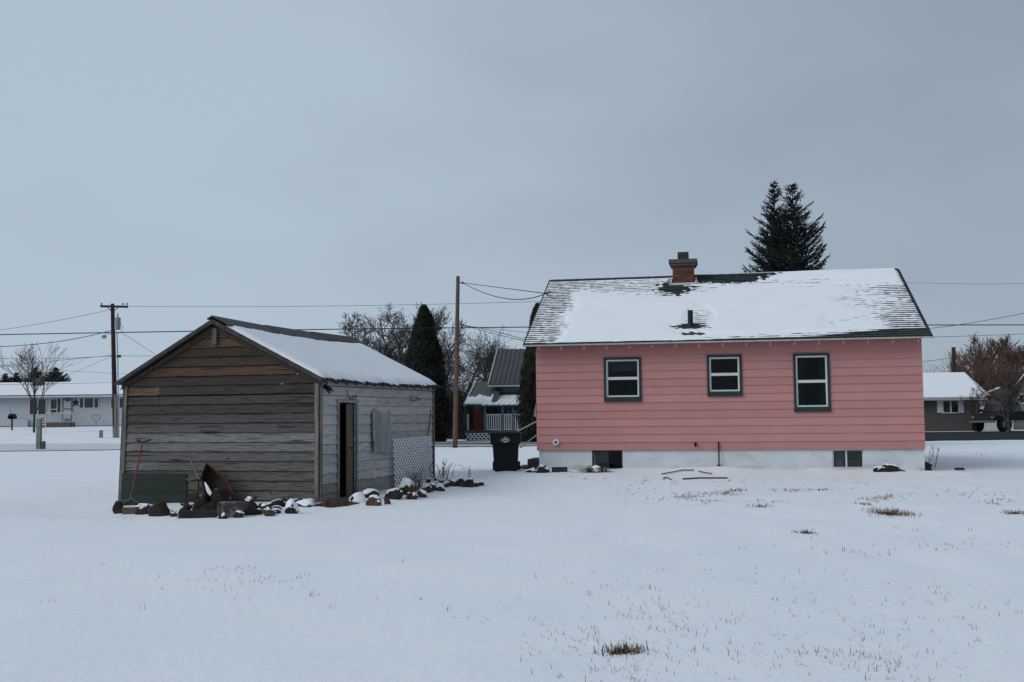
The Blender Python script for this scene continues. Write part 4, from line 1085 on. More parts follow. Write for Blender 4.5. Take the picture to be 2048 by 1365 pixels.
# ------------------------------------------------------------------ far houses
def wbox(mb, F_, x0, x1, y0, y1, Yf, t=.06):
    """thin box on a wall plane world Y=Yf from pixel rect"""
    a = at(x0, (y0+y1)/2, Yf); b = at(x1, (y0+y1)/2, Yf); c = at((x0+x1)/2, y0, Yf); d = at((x0+x1)/2, y1, Yf)
    mb.box((a.x, Yf-t, d.z), (b.x, Yf+.02, c.z)); return a.x, b.x, d.z, c.z
def fwin(root, x0, x1, y0, y1, Yf, muntins=(), nm='window', glass=None, fm=None, hm=()):
    a = at(x0,(y0+y1)/2,Yf); b = at(x1,(y0+y1)/2,Yf); c = at((x0+x1)/2,y0,Yf); d = at((x0+x1)/2,y1,Yf); t = .07
    mb = MB(); X0, X1, Z0, Z1 = a.x, b.x, d.z, c.z
    mb.box((X0-t,Yf-.07,Z1),(X1+t,Yf,Z1+t)); mb.box((X0-t,Yf-.07,Z0-t),(X1+t,Yf,Z0)); mb.box((X0-t,Yf-.07,Z0),(X0,Yf,Z1)); mb.box((X1,Yf-.07,Z0),(X1+t,Yf,Z1))
    for m_ in muntins: xx = X0+(X1-X0)*m_; mb.box((xx-.05,Yf-.06,Z0),(xx+.05,Yf,Z1))
    for m_ in hm: zz = Z0+(Z1-Z0)*m_; mb.box((X0,Yf-.055,zz-.04),(X1,Yf-.002,zz+.04))
    o = mb.build(nm, fm or M_whitep, root); mb = MB(); mb.box((X0,Yf-.03,Z0),(X1,Yf-.003,Z1)); mb.build('pane', glass or M_dglass, o); return o
# left white ranch house
Yr = 96.0
rh = thing('ranch_house', 'long white ranch house with snowy roof beyond the dark utility pole', 'house', (0,0,0))
xa = at(-160,800,Yr).x; xb = at(345,800,Yr).x; zg = at(120,853,Yr).z-.3; ze = at(120,793,Yr).z
mb = MB(); rows_ = [zg+.3+.2*i for i in range(14) if zg+.3+.2*i < ze]+[ze]
lap(mb, (xa,Yr,0), (1,0,0), (0,-1,0), rows_, lambda z: (0, xb-xa), (), .02, .003)
mb.box((xa,Yr+.02,zg),(xb,Yr+8,ze)); mb.build('wall', M_white, rh)
mb = MB(); mb.box((xa,Yr-.03,zg-.2),(xb,Yr+.02,at(120,852,Yr).z)); mb.build('foundation', M_brown, rh)
zr = at(120,766,Yr+4).z
mb = MB(); mb.prism([(xa-.5,Yr-.7,ze-.02),(xa-.5,Yr-.7,ze+.08),(xa-.5,Yr+4,zr-.1),(xa-.5,Yr+8.7,ze+.08),(xa-.5,Yr+8.7,ze-.02)], (xb-xa+1,0,0)); ro = mb.build('roof', M_shing, rh)
mb = MB(); N_ = 60
pts = []
for k in range(N_+1):
    x = xa-.5+(xb-xa+1)*k/N_; w = .1*noise.noise((x*.5,0,0))
    pts.append([(x, Yr-.60+w, ze+.11), (x, Yr-.55+w, ze+.24), (x, Yr+4, zr+.08+.03*noise.noise((x*.4,5,0))), (x, Yr+8.6, ze+.2)])
for k in range(N_):
    for j in range(3): mb.face([pts[k][j], pts[k+1][j], pts[k+1][j+1], pts[k][j+1]])
mb.build('roof_snow', M_rsnow, ro, smooth=True)
mb = MB(); mb.box((xa-.5,Yr-.76,ze-.10),(xb+.5,Yr-.72,ze+.03)); mb.build('fascia', M_whitep, rh)
c0 = at(65,757,Yr+2.5); c1 = at(82,778,Yr+2.5); mb = MB(); mb.box((c0.x,Yr+2.5,c1.z-.8),(c1.x,Yr+3.3,c0.z)); mb.build('chimney', M_brown, ro)
fwin(rh, 60, 92, 799, 829, Yr, (.5,)); fwin(rh, 102, 114, 799, 829, Yr, hm=(.33,)); fwin(rh, 160, 197, 797, 816, Yr, (.22,.76)); fwin(rh, 223, 262, 797, 816, Yr, (.4,))
mb = MB(); wbox(mb, None, -55, 21, 806, 853, Yr, .04); o = mb.build('garage_door', M_white, rh)
mb = MB(); X = wbox(mb, None, 125, 145, 797, 841, Yr, .08); o = mb.build('door', M_postg, rh)
mb = MB(); wbox(mb, None, 128, 142, 801, 817, Yr-.08, .02); wbox(mb, None, 128, 142, 820, 838, Yr-.08, .02); mb.build('pane', M_white, o)
mb = MB(); wbox(mb, None, 131, 140, 799, 803, Yr-.1, .02); mb.build('fanlight', M_dglass, o)
mb = MB(); wbox(mb, None, 95, 150, 845, 858, Yr-.9, 1.0); mb.build('front_step', M_brown, rh)
mb = MB(); wbox(mb, None, 24, 58, 840, 855, Yr, .3); mb.build('planter', M_white, rh)
mb = MB(); p = at(92,826.5,Yr-1.4); q = at(146,826.5,Yr-1.4)
mb.beam(p, q, .05, .07)
for k in range(4):
    r_ = p.lerp(q, k/3); mb.beam(r_, Vector((r_.x, r_.y, zg+.2)), .05, .05)
mb.build('porch_rail', M_whitep, rh)
mb = MB(); wbox(mb, None, 88.5, 93, 797, 858, Yr-1.4, .12) if False else None
sp_ = MB(); wbox(sp_, None, 116, 120, 798, 826, Yr, .05); sp_.build('house_sign', M_dkblue, rh)
# star and heart
star = MB(); c = at(151,806,Yr-.06); pts = []
for k in range(10):
    rr = .42 if k % 2 == 0 else .17; a_ = R(90+36*k); pts.append((c.x+rr*math.cos(a_), Yr-.04, c.z+rr*math.sin(a_)))
for k in range(10): star.face([(c.x,Yr-.14,c.z), pts[k], pts[(k+1)%10]])
star.face(pts[::-1]); so_ = star.build('wall_star', M_dkblue); tag(so_, 'dark metal five-pointed star hung on the white ranch house wall', 'ornament')
ht = MB(); c = at(196,836,Yr-.06); P = []
for k in range(25):
    t = 2*math.pi*k/24; P.append((c.x+.38*(16*math.sin(t)**3)/16, Yr-.5, c.z+.36*(13*math.cos(t)-5*math.cos(2*t)-2*math.cos(3*t)-math.cos(4*t))/16))
ht.tube(P, .02, 5, cap=False); ht.tube([(c.x, Yr-.5, c.z-.37),(c.x, Yr-.5, zg+.2)], .02, 5)
tag(ht.build('heart_trellis', M_dkblue), 'thin wire heart-shaped trellis before the white ranch house', 'trellis')
mbx = thing('mailbox', 'black mailbox on a post by the white garage door', 'mailbox', at(24,852,88)-Vector((0,0,0)))
ml = mbx.location
mb = MB(); mb.box((-.22,-.3,.55),(.24,.3,.75)); mb.tube([(.01,-.3,.75),(.01,.3,.75)], .22, 12); mb.build('box', M_black, mbx)
mb = MB(); mb.box((-.05,-.05,-.6),(.05,.05,.55)); mb.build('post', M_pole2, mbx)
fl = thing('striped_banner', 'red and white striped banner behind the tall pale green post', 'banner', at(86,856,80))
Z = at(86,856,80); top = at(86,836,80).z-Z.z; wd = 8*80/FPX
mb = MB()
for k in range(4): mb.box((-wd/2,-.02,top-.18*(k*1.0)-.09),(wd/2,.02,top-.18*k))
mb.box((-wd/2,-.02,.02),(wd/2,.02,top-.62)); mb.build('stripes', M_redstripe, fl)
mb = MB(); mb.box((-wd/2-.05,-.012,0),(wd/2+.04,.012,top+.03)); mb.tube([(wd/2+.05,0,-.5),(wd/2+.05,0,top+.05)], .02, 6); mb.build('backing', M_whitecl, fl)
rebase(rh, (at(120,853,Yr).x, Yr, at(120,853,Yr).z))
# ------------------------------------------------------------------ blue house
bx = lambda px, Y=64.: at(px, 800, Y).x
bz = lambda py, Y=64.: at(1000, py, Y).z
BY = 64.0
bh = thing('blue_house', 'steep-roofed blue house with white-railed porch across the road', 'house', (0,0,0))
zg = gh(0, BY)-.1
mb = MB(); x0 = bx(984,BY+2); x1 = bx(1150,BY+2); ze = bz(771,BY+1.6)
rws = [zg+.3+.2*i for i in range(20) if zg+.3+.2*i < ze]+[ze]
lap(mb, (x0,BY+2,0), (1,0,0), (0,-1,0), rws, lambda z: (0, x1-x0), (), .02, .003)
mb.box((x0,BY+2.03,zg),(x1,BY+9,ze))
zr = bz(699,BY+5.6)
mb.prism([(x0,BY+2.03,ze),(x0,BY+9,ze),(x0,BY+5.6,zr-.2)], (x1-x0,0,0))
mb.build('wall', M_blue, bh)
mb = MB()
mb.prism([(x0-.35,BY+1.5,ze-.05),(x0-.35,BY+1.5,ze+.08),(x0-.35,BY+5.6,zr),(x0-.35,BY+9.6,ze+.08),(x0-.35,BY+9.6,ze-.05),(x0-.35,BY+5.6,zr-.14)], (x1-x0+.7,0,0))
k = x0-.3
while k < x1+.3:      # standing seams
    mb.beam((k,BY+1.48,ze+.1),(k,BY+5.6,zr+.02),.03,.05); k += .28
br_ = mb.build('roof', M_mroof, bh)
mb = MB(); mb.prism([(x0-.42,BY+1.45,ze-.12),(x0-.42,BY+1.45,ze+.12),(x0-.42,BY+5.6,zr+.05),(x0-.42,BY+5.6,zr-.18)], (.07,0,0)); mb.box((x0-.4,BY+1.42,ze-.09),(x1+.4,BY+1.47,ze+.0)); mb.build('fascia', M_fascia, bh)
mb = MB(); a = x0-.0; mb.box((x0+.02,BY+1.93,bz(796,BY+2)),(x1,BY+1.975,bz(785,BY+2))); mb.build('window_band', M_dkblue, bh)
# left wing
wx0 = bx(938,BY+.3); wx1 = x0-.02; zt_ = bz(766,BY+3); zb_ = bz(811,BY)
mb = MB(); mb.box((wx0,BY+1.7,zg),(wx1,BY+6,zb_+.2)); mb.prism([(wx0,BY+1.7,zb_+.2),(wx0,BY+6,zb_+.2),(wx0,BY+6,zt_-.15),(wx0,BY+3,zt_-.15)], (wx1-wx0,0,0)); mb.build('wing_wall', M_dkblue, bh)
mb = MB(); A = bx(951,BY+3); 
mb.prism([(bx(930,BY),BY-.25,zb_),(x0+.3,BY-.25,zb_),(x0+.3,BY+3,zt_),(A-.3,BY+3,zt_)], (0,0,.07)); 
mb.prism([(A-.3,BY+3.003,zt_),(x0-.02,BY+3.003,zt_),(x0-.02,BY+6.2,zb_+.3),(A-.3,BY+6.2,zb_+.3)], (0,0,.07)); 
mb.build('wing_roof', M_mroof, bh)
mb = MB(); mb.beam((bx(929.5,BY),BY-.27,zb_+.03),(A-.36,BY+3,zt_+.05),.10,.16); mb.build('wing_rake', M_fascia, bh)
mb = MB(); random.seed(4)
for k in range(16):
    u0 = k/16; u1 = (k+.93)/16; f_ = .28+.14*random.random()
    P0_ = lambda u, v: Vector((bx(930,BY)*(1-u)+(x0+.0)*u + (A-.3-bx(930,BY))*v*(1-u), BY-.27+3.25*v, zb_+(zt_-zb_)*v+.075))
    mb.prism([P0_(u0,0), P0_(u1,0), P0_(u1,f_*.9), P0_(u0,f_)], (0,0,.05))
mb.build('roof_snow', M_rsnow, bh)
# porch roof
pz0 = bz(813,BY-.3); pz1 = bz(795,BY+1.9); px0 = bx(965,BY); pxr = bx(1150,BY)
mb = MB(); mb.prism([(px0,BY-.45,pz0),(pxr,BY-.45,pz0),(pxr,BY+1.95,pz1),(px0+.5,BY+1.95,pz1)], (0,0,.07)); mb.build('porch_roof', M_mroof, bh)
mb = MB(); x = px0+.02; random.seed(9)
while x < pxr:
    w = .20+.10*random.random(); g = .05+.03*random.random(); s_ = .52*(x-px0 < 99)
    f0_ = 0 if random.random() < .75 else .18
    sh = lambda v: .5*v*(1-(x-px0)/(pxr-px0))
    mb.prism([(x+sh(f0_),BY-.46+2.4*f0_,pz0+.075+(pz1-pz0)*f0_),(x+w+sh(f0_),BY-.46+2.4*f0_,pz0+.075+(pz1-pz0)*f0_),(x+w+sh(.62),BY-.46+2.4*.62,pz0+.075+(pz1-pz0)*.62),(x+sh(.62),BY-.46+2.4*.62,pz0+.075+(pz1-pz0)*.62)], (0,0,.06))
    x += w+g
mb.prism([(px0+.36,BY+1.15,pz0+.075+(pz1-pz0)*.67),(pxr,BY+1.15,pz0+.075+(pz1-pz0)*.67),(pxr,BY+1.93,pz1+.07),(px0+.5,BY+1.93,pz1+.07)], (0,0,.08))
mb.build('roof_snow', M_rsnow, bh)
mb = MB(); dz = bz(862,BY); mb.box((bx(928,BY),BY-.15,dz-.12),(pxr,BY+1.95,dz)); mb.build('porch_deck', M_dkblue, bh)
for px in (929, 968, 1003, 1024):
    mb = MB(); x = bx(px); mb.box((x,BY-.1,dz),(x+.13,BY+.02,pz0+.02)); mb.build('porch_post', M_blue if px != 929 else M_dkblue, bh)
for (a_, b_) in ((930, 937), (969, 1045), (1046,1075)):
    mb = MB(); X0 = bx(a_); X1 = bx(b_); mb.box((X0,BY-.08,bz(830.5)),(X1,BY-.03,bz(828.5))); mb.box((X0,BY-.08,dz+.04),(X1,BY-.03,dz+.09))
    n = max(2, int((X1-X0)/.125))
    for k in range(n+1):
        x = X0+(X1-X0-.055)*k/n; mb.box((x,BY-.075,dz+.09),(x+.055,BY-.035,bz(830.5)))
    mb.build('railing', M_whitep, bh)
mb = MB(); X0 = bx(930); X1 = pxr; z0_ = bz(880); z1_ = dz-.13; x = X0
while x < X1:
    mb.beam((x,BY-.1,z0_),(x+(z1_-z0_),BY-.1,z1_),.008,.05); mb.beam((x,BY-.11,z1_),(x+(z1_-z0_),BY-.11,z0_),.008,.05); x += .23
mb.box((X0,BY-.12,z1_-.02),(X1,BY-.08,z1_+.02)); mb.build('lattice_skirt', M_lat, bh)
mb = MB(); mb.box((X0,BY+.0,z0_-.3),(X1,BY+.1,z1_)); mb.build('porch_base', M_dkblue, bh)
mb = MB(); mb.box((bx(940,BY+1.7),BY+1.6,dz),(bx(966,BY+1.7),BY+1.68,bz(818,BY+1.7))); mb.build('front_door', M_reddoor, bh)
mb = MB(); mb.box((bx(1007,BY+2),BY+1.90,bz(850,BY+2)),(bx(1030,BY+2),BY+1.96,bz(822,BY+2))); mb.build('window', M_dglass, bh)
rebase(bh, (bx(985,BY), BY, gh(bx(985,BY), BY)), R(-7))
# ------------------------------------------------------------------ right houses
Yq = 80.0
qh = thing('ranch_house', 'taupe ranch house with snowy roof and white shutters, right of the pink house', 'house', (0,0,0))
Z = lambda py, Y=Yq: at(1900, py, Y).z
X_ = lambda px, Y=Yq: at(px, 820, Y).x
x0 = X_(1780); x1 = X_(1964); zg = Z(863)-.2; ze = Z(799)
mb = MB(); mb.box((x0,Yq,zg),(X_(1943),Yq+8,ze)); mb.box((X_(1943),Yq+1.2,zg),(x1,Yq+8,ze-.004))
mb.build('wall', M_taupe, qh)
zr = Z(747,Yq+4); xr = X_(1932,Yq+4)
mb = MB()
mb.prism([(x0-.5,Yq-.6,ze+.0),(x0-.5,Yq-.6,ze+.1),(x0-.5,Yq+4,zr-.05),(x0-.5,Yq+8.6,ze+.1),(x0-.5,Yq+8.6,ze)], (xr-x0+.5,0,0))
xe = X_(1975,Yq-.6)
mb.face([(xr,Yq-.6,ze+.1),(xe,Yq-.6,ze+.1),(xr,Yq+4,zr-.05)]); mb.face([(xe,Yq-.6,ze+.1),(xe,Yq+8.6,ze+.1),(xr,Yq+4,zr-.05)]); mb.face([(xr,Yq-.6,ze),(xe,Yq-.6,ze),(xe,Yq+8.6,ze),(xr,Yq+8.6,ze)])
mb.face([(xe,Yq+8.6,ze+.1),(xr,Yq+8.6,ze+.1),(xr,Yq+4,zr-.05)])
ro = mb.build('roof', M_shing, qh)
mb = MB(); e = .07
mb.face([(x0-.5,Yq-.55,ze+.1+e),(xr,Yq-.55,ze+.1+e),(xr,Yq+4,zr+e),(x0-.5,Yq+4,zr+e)]); mb.face([(xr,Yq-.55,ze+.1+e),(xe-.1,Yq-.55,ze+.1+e),(xr,Yq+4,zr+e)])
mb.face([(xe-.1,Yq-.55,ze+.1+e),(xe-.1,Yq+8.5,ze+.1+e),(xr,Yq+4,zr+e)])
mb.face([(x0-.5,Yq-.55,ze+.1),(xe-.1,Yq-.55,ze+.1),(xe-.1,Yq-.55,ze+.1+e),(x0-.5,Yq-.55,ze+.1+e)])
mb.build('roof_snow', M_rsnow, ro)
mb = MB(); mb.box((x0-.5,Yq-.68,ze-.08),(xe,Yq-.62,ze+.1)); mb.build('fascia', M_fascia, qh)
fwin(qh, 1886, 1916, 802, 825, Yq, (.5,))
for a_ in (1874, 1917):
    mb = MB(); wbox(mb, None, a_, a_+10, 801, 826, Yq, .06); mb.build('shutter', M_whitep, qh)
mb = MB(); wbox(mb, None, 1944, 1955, 803, 860, Yq+1.2, .06); mb.build('door', M_blackm, qh)
mb = MB(); mb.beam((X_(1949),Yq-.4,zg),(X_(1949),Yq-.4,ze),.12,.12); mb.build('porch_post', M_taupe, qh)
gar = thing('garage', 'pale garage with a low snowy roof behind the black pickup', 'garage', (0,0,0))
Yg = 90.; xg0 = X_(1963,Yg); xg1 = X_(2036,Yg); zge = Z(802,Yg); zgg = Z(858,Yg)-.3
mb = MB(); mb.box((xg0,Yg,zgg),(xg1,Yg+7,zge)); mb.build('wall', M_whitep, gar)
mb = MB(); mb.prism([(xg0-.6,Yg-.5,zge),(xg1+.5,Yg-.5,zge),(xg1+.5,Yg-.5,zge+.15),((xg0+xg1)/2,Yg-.5,Z(778,Yg)),(xg0-.6,Yg-.5,zge+.15)], (0,8,0)); mb.build('roof', M_taupe, gar)
mb = MB(); mb.prism([(xg0-.6,Yg-.4,zge+.17),(xg0-.6,Yg-.4,zge+.27),((xg0+xg1)/2,Yg-.4,Z(777,Yg)+.12),((xg0+xg1)/2,Yg-.4,Z(777,Yg)+.0)], (0,7.8,0)); mb.build('roof_snow', M_rsnow, gar)
gh_ = thing('grey_house', 'grey gabled house cut off by the right edge of the picture', 'house', (0,0,0))
Yh = 84.; xa_ = X_(2026,Yh); xb_ = X_(2180,Yh); 
zA = Z(790,Yh); zP = Z(752,Yh); xP = X_(2052,Yh)
mb = MB(); rws = [Z(860,Yh)-.2+.25*i for i in range(18) if Z(860,Yh)-.2+.25*i < zP]
def hl(z):
    if z < zA: return (0, 2*(xP-xa_))
    f = (z-zA)/(zP-zA); return (f*(xP-xa_), (2-f)*(xP-xa_))
lap(mb, (xa_,Yh,0), (1,0,0), (0,-1,0), rws+[zP], hl, (), .02, .003)
mb.box((xa_,Yh+.02,rws[0]),(2*xP-xa_,Yh+8,zA)); mb.build('wall', M_greys, gh_)
mb = MB()
for sg in (-1, 1): mb.prism([(xP,Yh-.4,zP+.0),(xP,Yh-.4,zP+.15),(xP+sg*(xP-xa_+.5),Yh-.4,zA-.25),(xP+sg*(xP-xa_+.5),Yh-.4,zA-.4)], (0,8.6,0))
rg = mb.build('roof', M_mroof, gh_)
mb = MB()
for sg in (-1, 1): mb.prism([(xP,Yh-.3,zP+.16),(xP,Yh-.3,zP+.26),(xP+sg*(xP-xa_+.4),Yh-.3,zA-.13),(xP+sg*(xP-xa_+.4),Yh-.3,zA-.2)], (0,8.3,0))
mb.build('roof_snow', M_rsnow, rg)
fwin(gh_, 2038, 2046, 790, 806, Yh)
rebase(qh, (X_(1900), Yq, Z(863))); rebase(gar, (xg0, Yg, zgg+.3), R(-22)); rebase(gh_, (xa_, Yh, rws[0]), R(-25))
rp_, _, _ = pole('utility_pole', 'dark stub of a pole rising behind the taupe ranch house roof', 1907, 695, 800, 98, 0, .2, .17, M_pole2)
# truck
tk0 = at(2036, 858, 75); tz = gh(tk0.x, tk0.y)+.03
tk = thing('pickup_truck', 'black lifted pickup truck parked before the pale garage', 'truck', (tk0.x, 77, gh(tk0.x,77)+.02), R(36))
def prof(mb, pts, y0, y1): mb.prism([(x, y0, z) for x, z in pts], (0, y1-y0, 0))
mb = MB(); prof(mb, [(-2.7,.75),(2.8,.75),(2.8,1.35),(.75,1.38),(.75,1.30),(-1.3,1.30),(-2.6,1.22),(-2.72,1.1)], -.95, .95); tb = bevel(mb.build('body', M_car, tk), .06, 3)
mb = MB(); mb.prism([(-1.35,-.9,1.30),(.8,-.9,1.30),(.65,-.75,1.95),(-.55,-.75,1.95)], (0,1.8,0)); bevel(mb.build('cab', M_car, tk), .05, 3)
mb = MB(); mb.prism([(-1.1,-.915,1.36),(.6,-.915,1.36),(.5,-.80,1.85),(-.5,-.80,1.85)], (0,.04,0)); mb.build('side_window', M_dglass, tk)
mb = MB(); mb.prism([(-1.40,-.7,1.36),(-1.40,.7,1.36),(-.66,.62,1.90),(-.66,-.62,1.90)], (-.03,0,.03)); mb.build('windshield', M_dglass, tk)
mb = MB(); mb.box((-2.86,-.92,.62),(-2.70,.92,.80)); mb.build('bumper', M_chrome, tk)
mb = MB(); mb.box((-2.76,-.5,.85),(-2.71,.5,1.12)); mb.build('grille', M_blackm, tk)
for sg in (-1,1):
    mb = MB(); mb.box((-2.76,sg*.72-.14,.90),(-2.71,sg*.72+.14,1.10)); mb.build('headlight', M_chrome, tk)
    mb = MB(); mb.box((-1.15,sg*1.05-.1,1.35),(-1.05,sg*1.05+.1,1.55)); mb.build('mirror', M_car, tk)
    for xx in (-1.8, 1.75):
        mb = MB(); mb.tube([(xx, sg*.72, .5),(xx, sg*1.0, .5)], .5, 20); wv = bevel(mb.build('wheel', M_tyre, tk), .05)
        mb = MB(); mb.tube([(xx, sg*.98, .5),(xx, sg*1.01, .5)], .24, 14); mb.build('rim', M_chrome, wv)
mb = MB(); mb.box((-1.0,-.97,.62),(.9,-.9,.70)); mb.build('step_bar', M_chrome, tk)
# ------------------------------------------------------------------ trees
def bare_tree(label, px, pyb, Y, H, spread, seed, name='bare_tree', depth=6, m1=None, m2=None, trunk_r=.25, fork=.25, rmin=.012, nb=(3,4), upb=.35, lenf=.68, lean=0, group=None, trunkdir=None):
    rn = random.Random(seed)
    b = at(px, pyb, Y); b.z = gh(b.x, b.y)-.05
    root = thing(name, label, 'tree', b, 0, group)
    big, tw = MB(), MB(); segs = []
    kids = {0: (7,9), 1: (6,8), 2: (5,7), 3: (4,6), 4: (2,3)}
    def grow(p, d, L_, r, lev):
        n = 7 if lev < 2 else (5 if lev < 3 else 3); pts = [p]; q = p.copy(); dd = d.copy(); re = r*(.38 if lev else .5); rad = [r]
        w_ = (.035, .10, .13, .16, .2, .2)[lev]
        for k in range(n):
            dd = (dd + Vector((rn.gauss(0,w_), rn.gauss(0,w_), rn.gauss(.04*(lev > 0),w_*.6)))).normalized()
            q = q + dd*L_/n; pts.append(q.copy()); rad.append(r+(re-r)*(k+1)/n)
        segs.append((lev, pts, rad))
        if lev >= depth: return
        k_ = rn.randint(*kids[lev])
        for c in range(k_):
            f = (.30 if lev == 0 else .22)+(.78 if lev else .70)*(c+rn.random()*.8)/k_; f = min(1, f); x = f*n; i = min(n-1, int(x)); o = pts[i].lerp(pts[i+1], x-i); rr = rad[i]+(rad[i+1]-rad[i])*(x-i)
            dl = (pts[i+1]-pts[i]).normalized(); az = rn.random()*6.283
            ax = dl.cross(Vector((math.cos(az), math.sin(az), .1)))
            if ax.length < .05: continue
            nd = Matrix.Rotation(spread*(.7+.6*rn.random())*(1.25-.5*f), 3, ax.normalized()) @ dl
            nd = (nd+Vector((0,0,upb*rn.random()*.6))).normalized()
            grow(o, nd, L_*(lenf if lev else lenf*1.05)*(1.15-.55*f)*(.75+.5*rn.random()), rr*.62, lev+1)
    grow(Vector((0,0,0)), (trunkdir or Vector((lean, 0, 1))).normalized(), 1.0, .05, 0)
    zmax = max(p.z for _, P, _ in segs for p in P); k_ = H/zmax; rs = trunk_r/.05
    for lev, P, rad in segs:
        (big if lev < 2 else tw).tube([p*k_ for p in P], [max(rmin, x*rs) for x in rad], 7 if lev < 2 else 3, cap=False)
    big.build('trunk', m1 or M_bark, root, smooth=True); tw.build('crown', m2 or M_twig, root)
    return root
bare_tree('broad bare tree behind the shed roof, left of the tall arborvitae', 765, 872, 88, 10.6, .95, 3, depth=4, trunk_r=.24, rmin=.0145, lenf=.62, upb=.5)
bare_tree('bare tree directly behind the tall arborvitae', 868, 872, 92, 11.2, .66, 8, depth=4, trunk_r=.24, rmin=.0145, lenf=.6, upb=.5)
bare_tree('low-forked bare tree with long limbs between the brown pole and the blue house', 935, 872, 80, 8.2, .95, 21, depth=4, trunk_r=.28, rmin=.0135, upb=.35, lenf=.85, lean=.06)
bare_tree('rounded bare tree in the middle of the group behind the shed ridge', 800, 872, 84, 9.6, .85, 52, depth=4, trunk_r=.2, rmin=.0145, lenf=.62, upb=.5)
bare_tree('small bare tree at the left end behind the shed ridge', 716, 872, 86, 9.7, .9, 14, depth=4, trunk_r=.18, rmin=.0135, lenf=.6)
bare_tree('slender bare tree in front of the white ranch house', 68, 866, 82, 7.0, .62, 6, depth=3, trunk_r=.09, rmin=.009, lenf=.72, upb=.6)
bare_tree('tall bare willow-like tree at far right behind the garage', 1972, 850, 108, 9.4, .55, 31, depth=4, trunk_r=.3, m2=M_twigr, rmin=.02, upb=.7, lenf=.7)
bare_tree('reddish bare tree filling the right edge behind the grey house', 2035, 850, 104, 8.2, .6, 32, depth=4, trunk_r=.3, m2=M_twigr, rmin=.02, upb=.6, lenf=.72)
bare_tree('reddish bare tree rising left of the other two behind the dark pole stub', 1932, 850, 112, 7.0, .6, 35, depth=4, trunk_r=.25, m2=M_twigr, rmin=.018, upb=.6, lenf=.7)
bare_tree('thin young bare tree in front of the taupe ranch house porch', 1951, 862, 77, 3.4, .85, 36, depth=3, trunk_r=.055, rmin=.010, upb=.3, lenf=.62)
bare_tree('crooked dark bare tree standing in front of the black pickup', 2018, 861, 72, 4.4, .95, 41, depth=3, trunk_r=.13, rmin=.012, lenf=.85)
def brush(label, px, pyb, Y, w, h, n, seed, m=None):
    rn = random.Random(seed); b = at(px, pyb, Y); b.z = gh(b.x, b.y)
    mb = MB()
    for k in range(n):
        p = Vector((rn.gauss(0,w*.35), rn.gauss(0,.8), 0)); d = Vector((rn.gauss(0,.3), rn.gauss(0,.3), 1)).normalized(); L_ = h*(.5+.6*rn.random())
        q = p+d*L_*.5; e = q+(d+Vector((rn.gauss(0,.3),0,0))).normalized()*L_*.5
        mb.tube([p,q,e], [.03,.02,.012], 3, cap=False)
        for j in range(5):
            s = q.lerp(e, rn.random()) if j > 1 else p.lerp(q, .4+.6*rn.random()); dd = Vector((rn.gauss(0,.7), rn.gauss(0,.5), .6)).normalized()
            mb.tube([s, s+dd*L_*.22], [.014,.010], 3, cap=False)
    o = mb.build('thicket', m or M_dtwig); o.location = b; return tag(o, label, 'bush')
brush('dark leafless thicket behind the brown pole, left of the blue house', 905, 878, 74, 3.2, 3.8, 420, 1)
brush('dark leafless thicket hugging the left side of the blue house', 930, 878, 70, 1.2, 3.2, 200, 2)
brush('red-brown thicket massed behind the taupe ranch house', 1995, 850, 100, 6.5, 5.6, 1300, 3, M_twigr)
def arbor(label, px, pyt, pyb, Y, rw, seed, name='arborvitae', n=15000, twin=False):
    rn = random.Random(seed); b = at(px, pyb, Y); b.z = gh(b.x, b.y); H = at(px, pyt, Y).z-b.z
    root = thing(name, label, 'tree', b)
    mb = MB(); core = MB()
    def rad(f): return rw*max(0,1-f)**.62*(.82+.18*min(1,f*6))
    prof_ = [(rad(f)*.82+.02, f*H*.975+.02) for f in [k/14 for k in range(15)]]
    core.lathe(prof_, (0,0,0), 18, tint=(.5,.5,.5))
    for i,(x,y,z) in enumerate(core.v):
        k = 1+.26*noise.noise((x*1.6+seed,y*1.6,z*1.3)); core.v[i] = (x*k,y*k,z)
    core.build('dark_core', M_arb, root, smooth=True)  # solid core added against see-through, tinted dark as the crown's inner shade
    for k in range(n):
        f = rn.random()**.85; a = rn.random()*2*math.pi
        r0_ = rad(f); r_ = rad(f)*(.78+.24*rn.random())*(1+.26*noise.noise((math.cos(a)*r0_*1.6+seed, math.sin(a)*r0_*1.6, f*H*1.3)))
        p = Vector((math.cos(a)*r_, math.sin(a)*r_, f*H)); L_ = .14+.16*rn.random()
        d = Vector((math.cos(a)*.35+rn.gauss(0,.2), math.sin(a)*.35+rn.gauss(0,.2), 1)).normalized(); s = Vector((-math.sin(a), math.cos(a), rn.gauss(0,.4))).normalized()*L_*.22
        t = .35+1.3*rn.random()**1.5; mb.face([p-s, p+d*L_*.5+s*.9, p+d*L_, p+d*L_*.45-s], (t,t*(1+.1*rn.random()),t))
    mb.build('foliage', M_arb, root)
    tr = MB(); tr.tube([(0,0,-.2),(0,0,.5)], .12, 8); tr.build('trunk', M_bark, root)
    return root
arbor('tall dark cone-shaped arborvitae left of the brown pole', 849, 617, 872, 62, 1.72, 1, n=20000)
arbor('slim dark arborvitae hiding the right end of the blue house', 1079, 614, 858, 60, 1.35, 2)
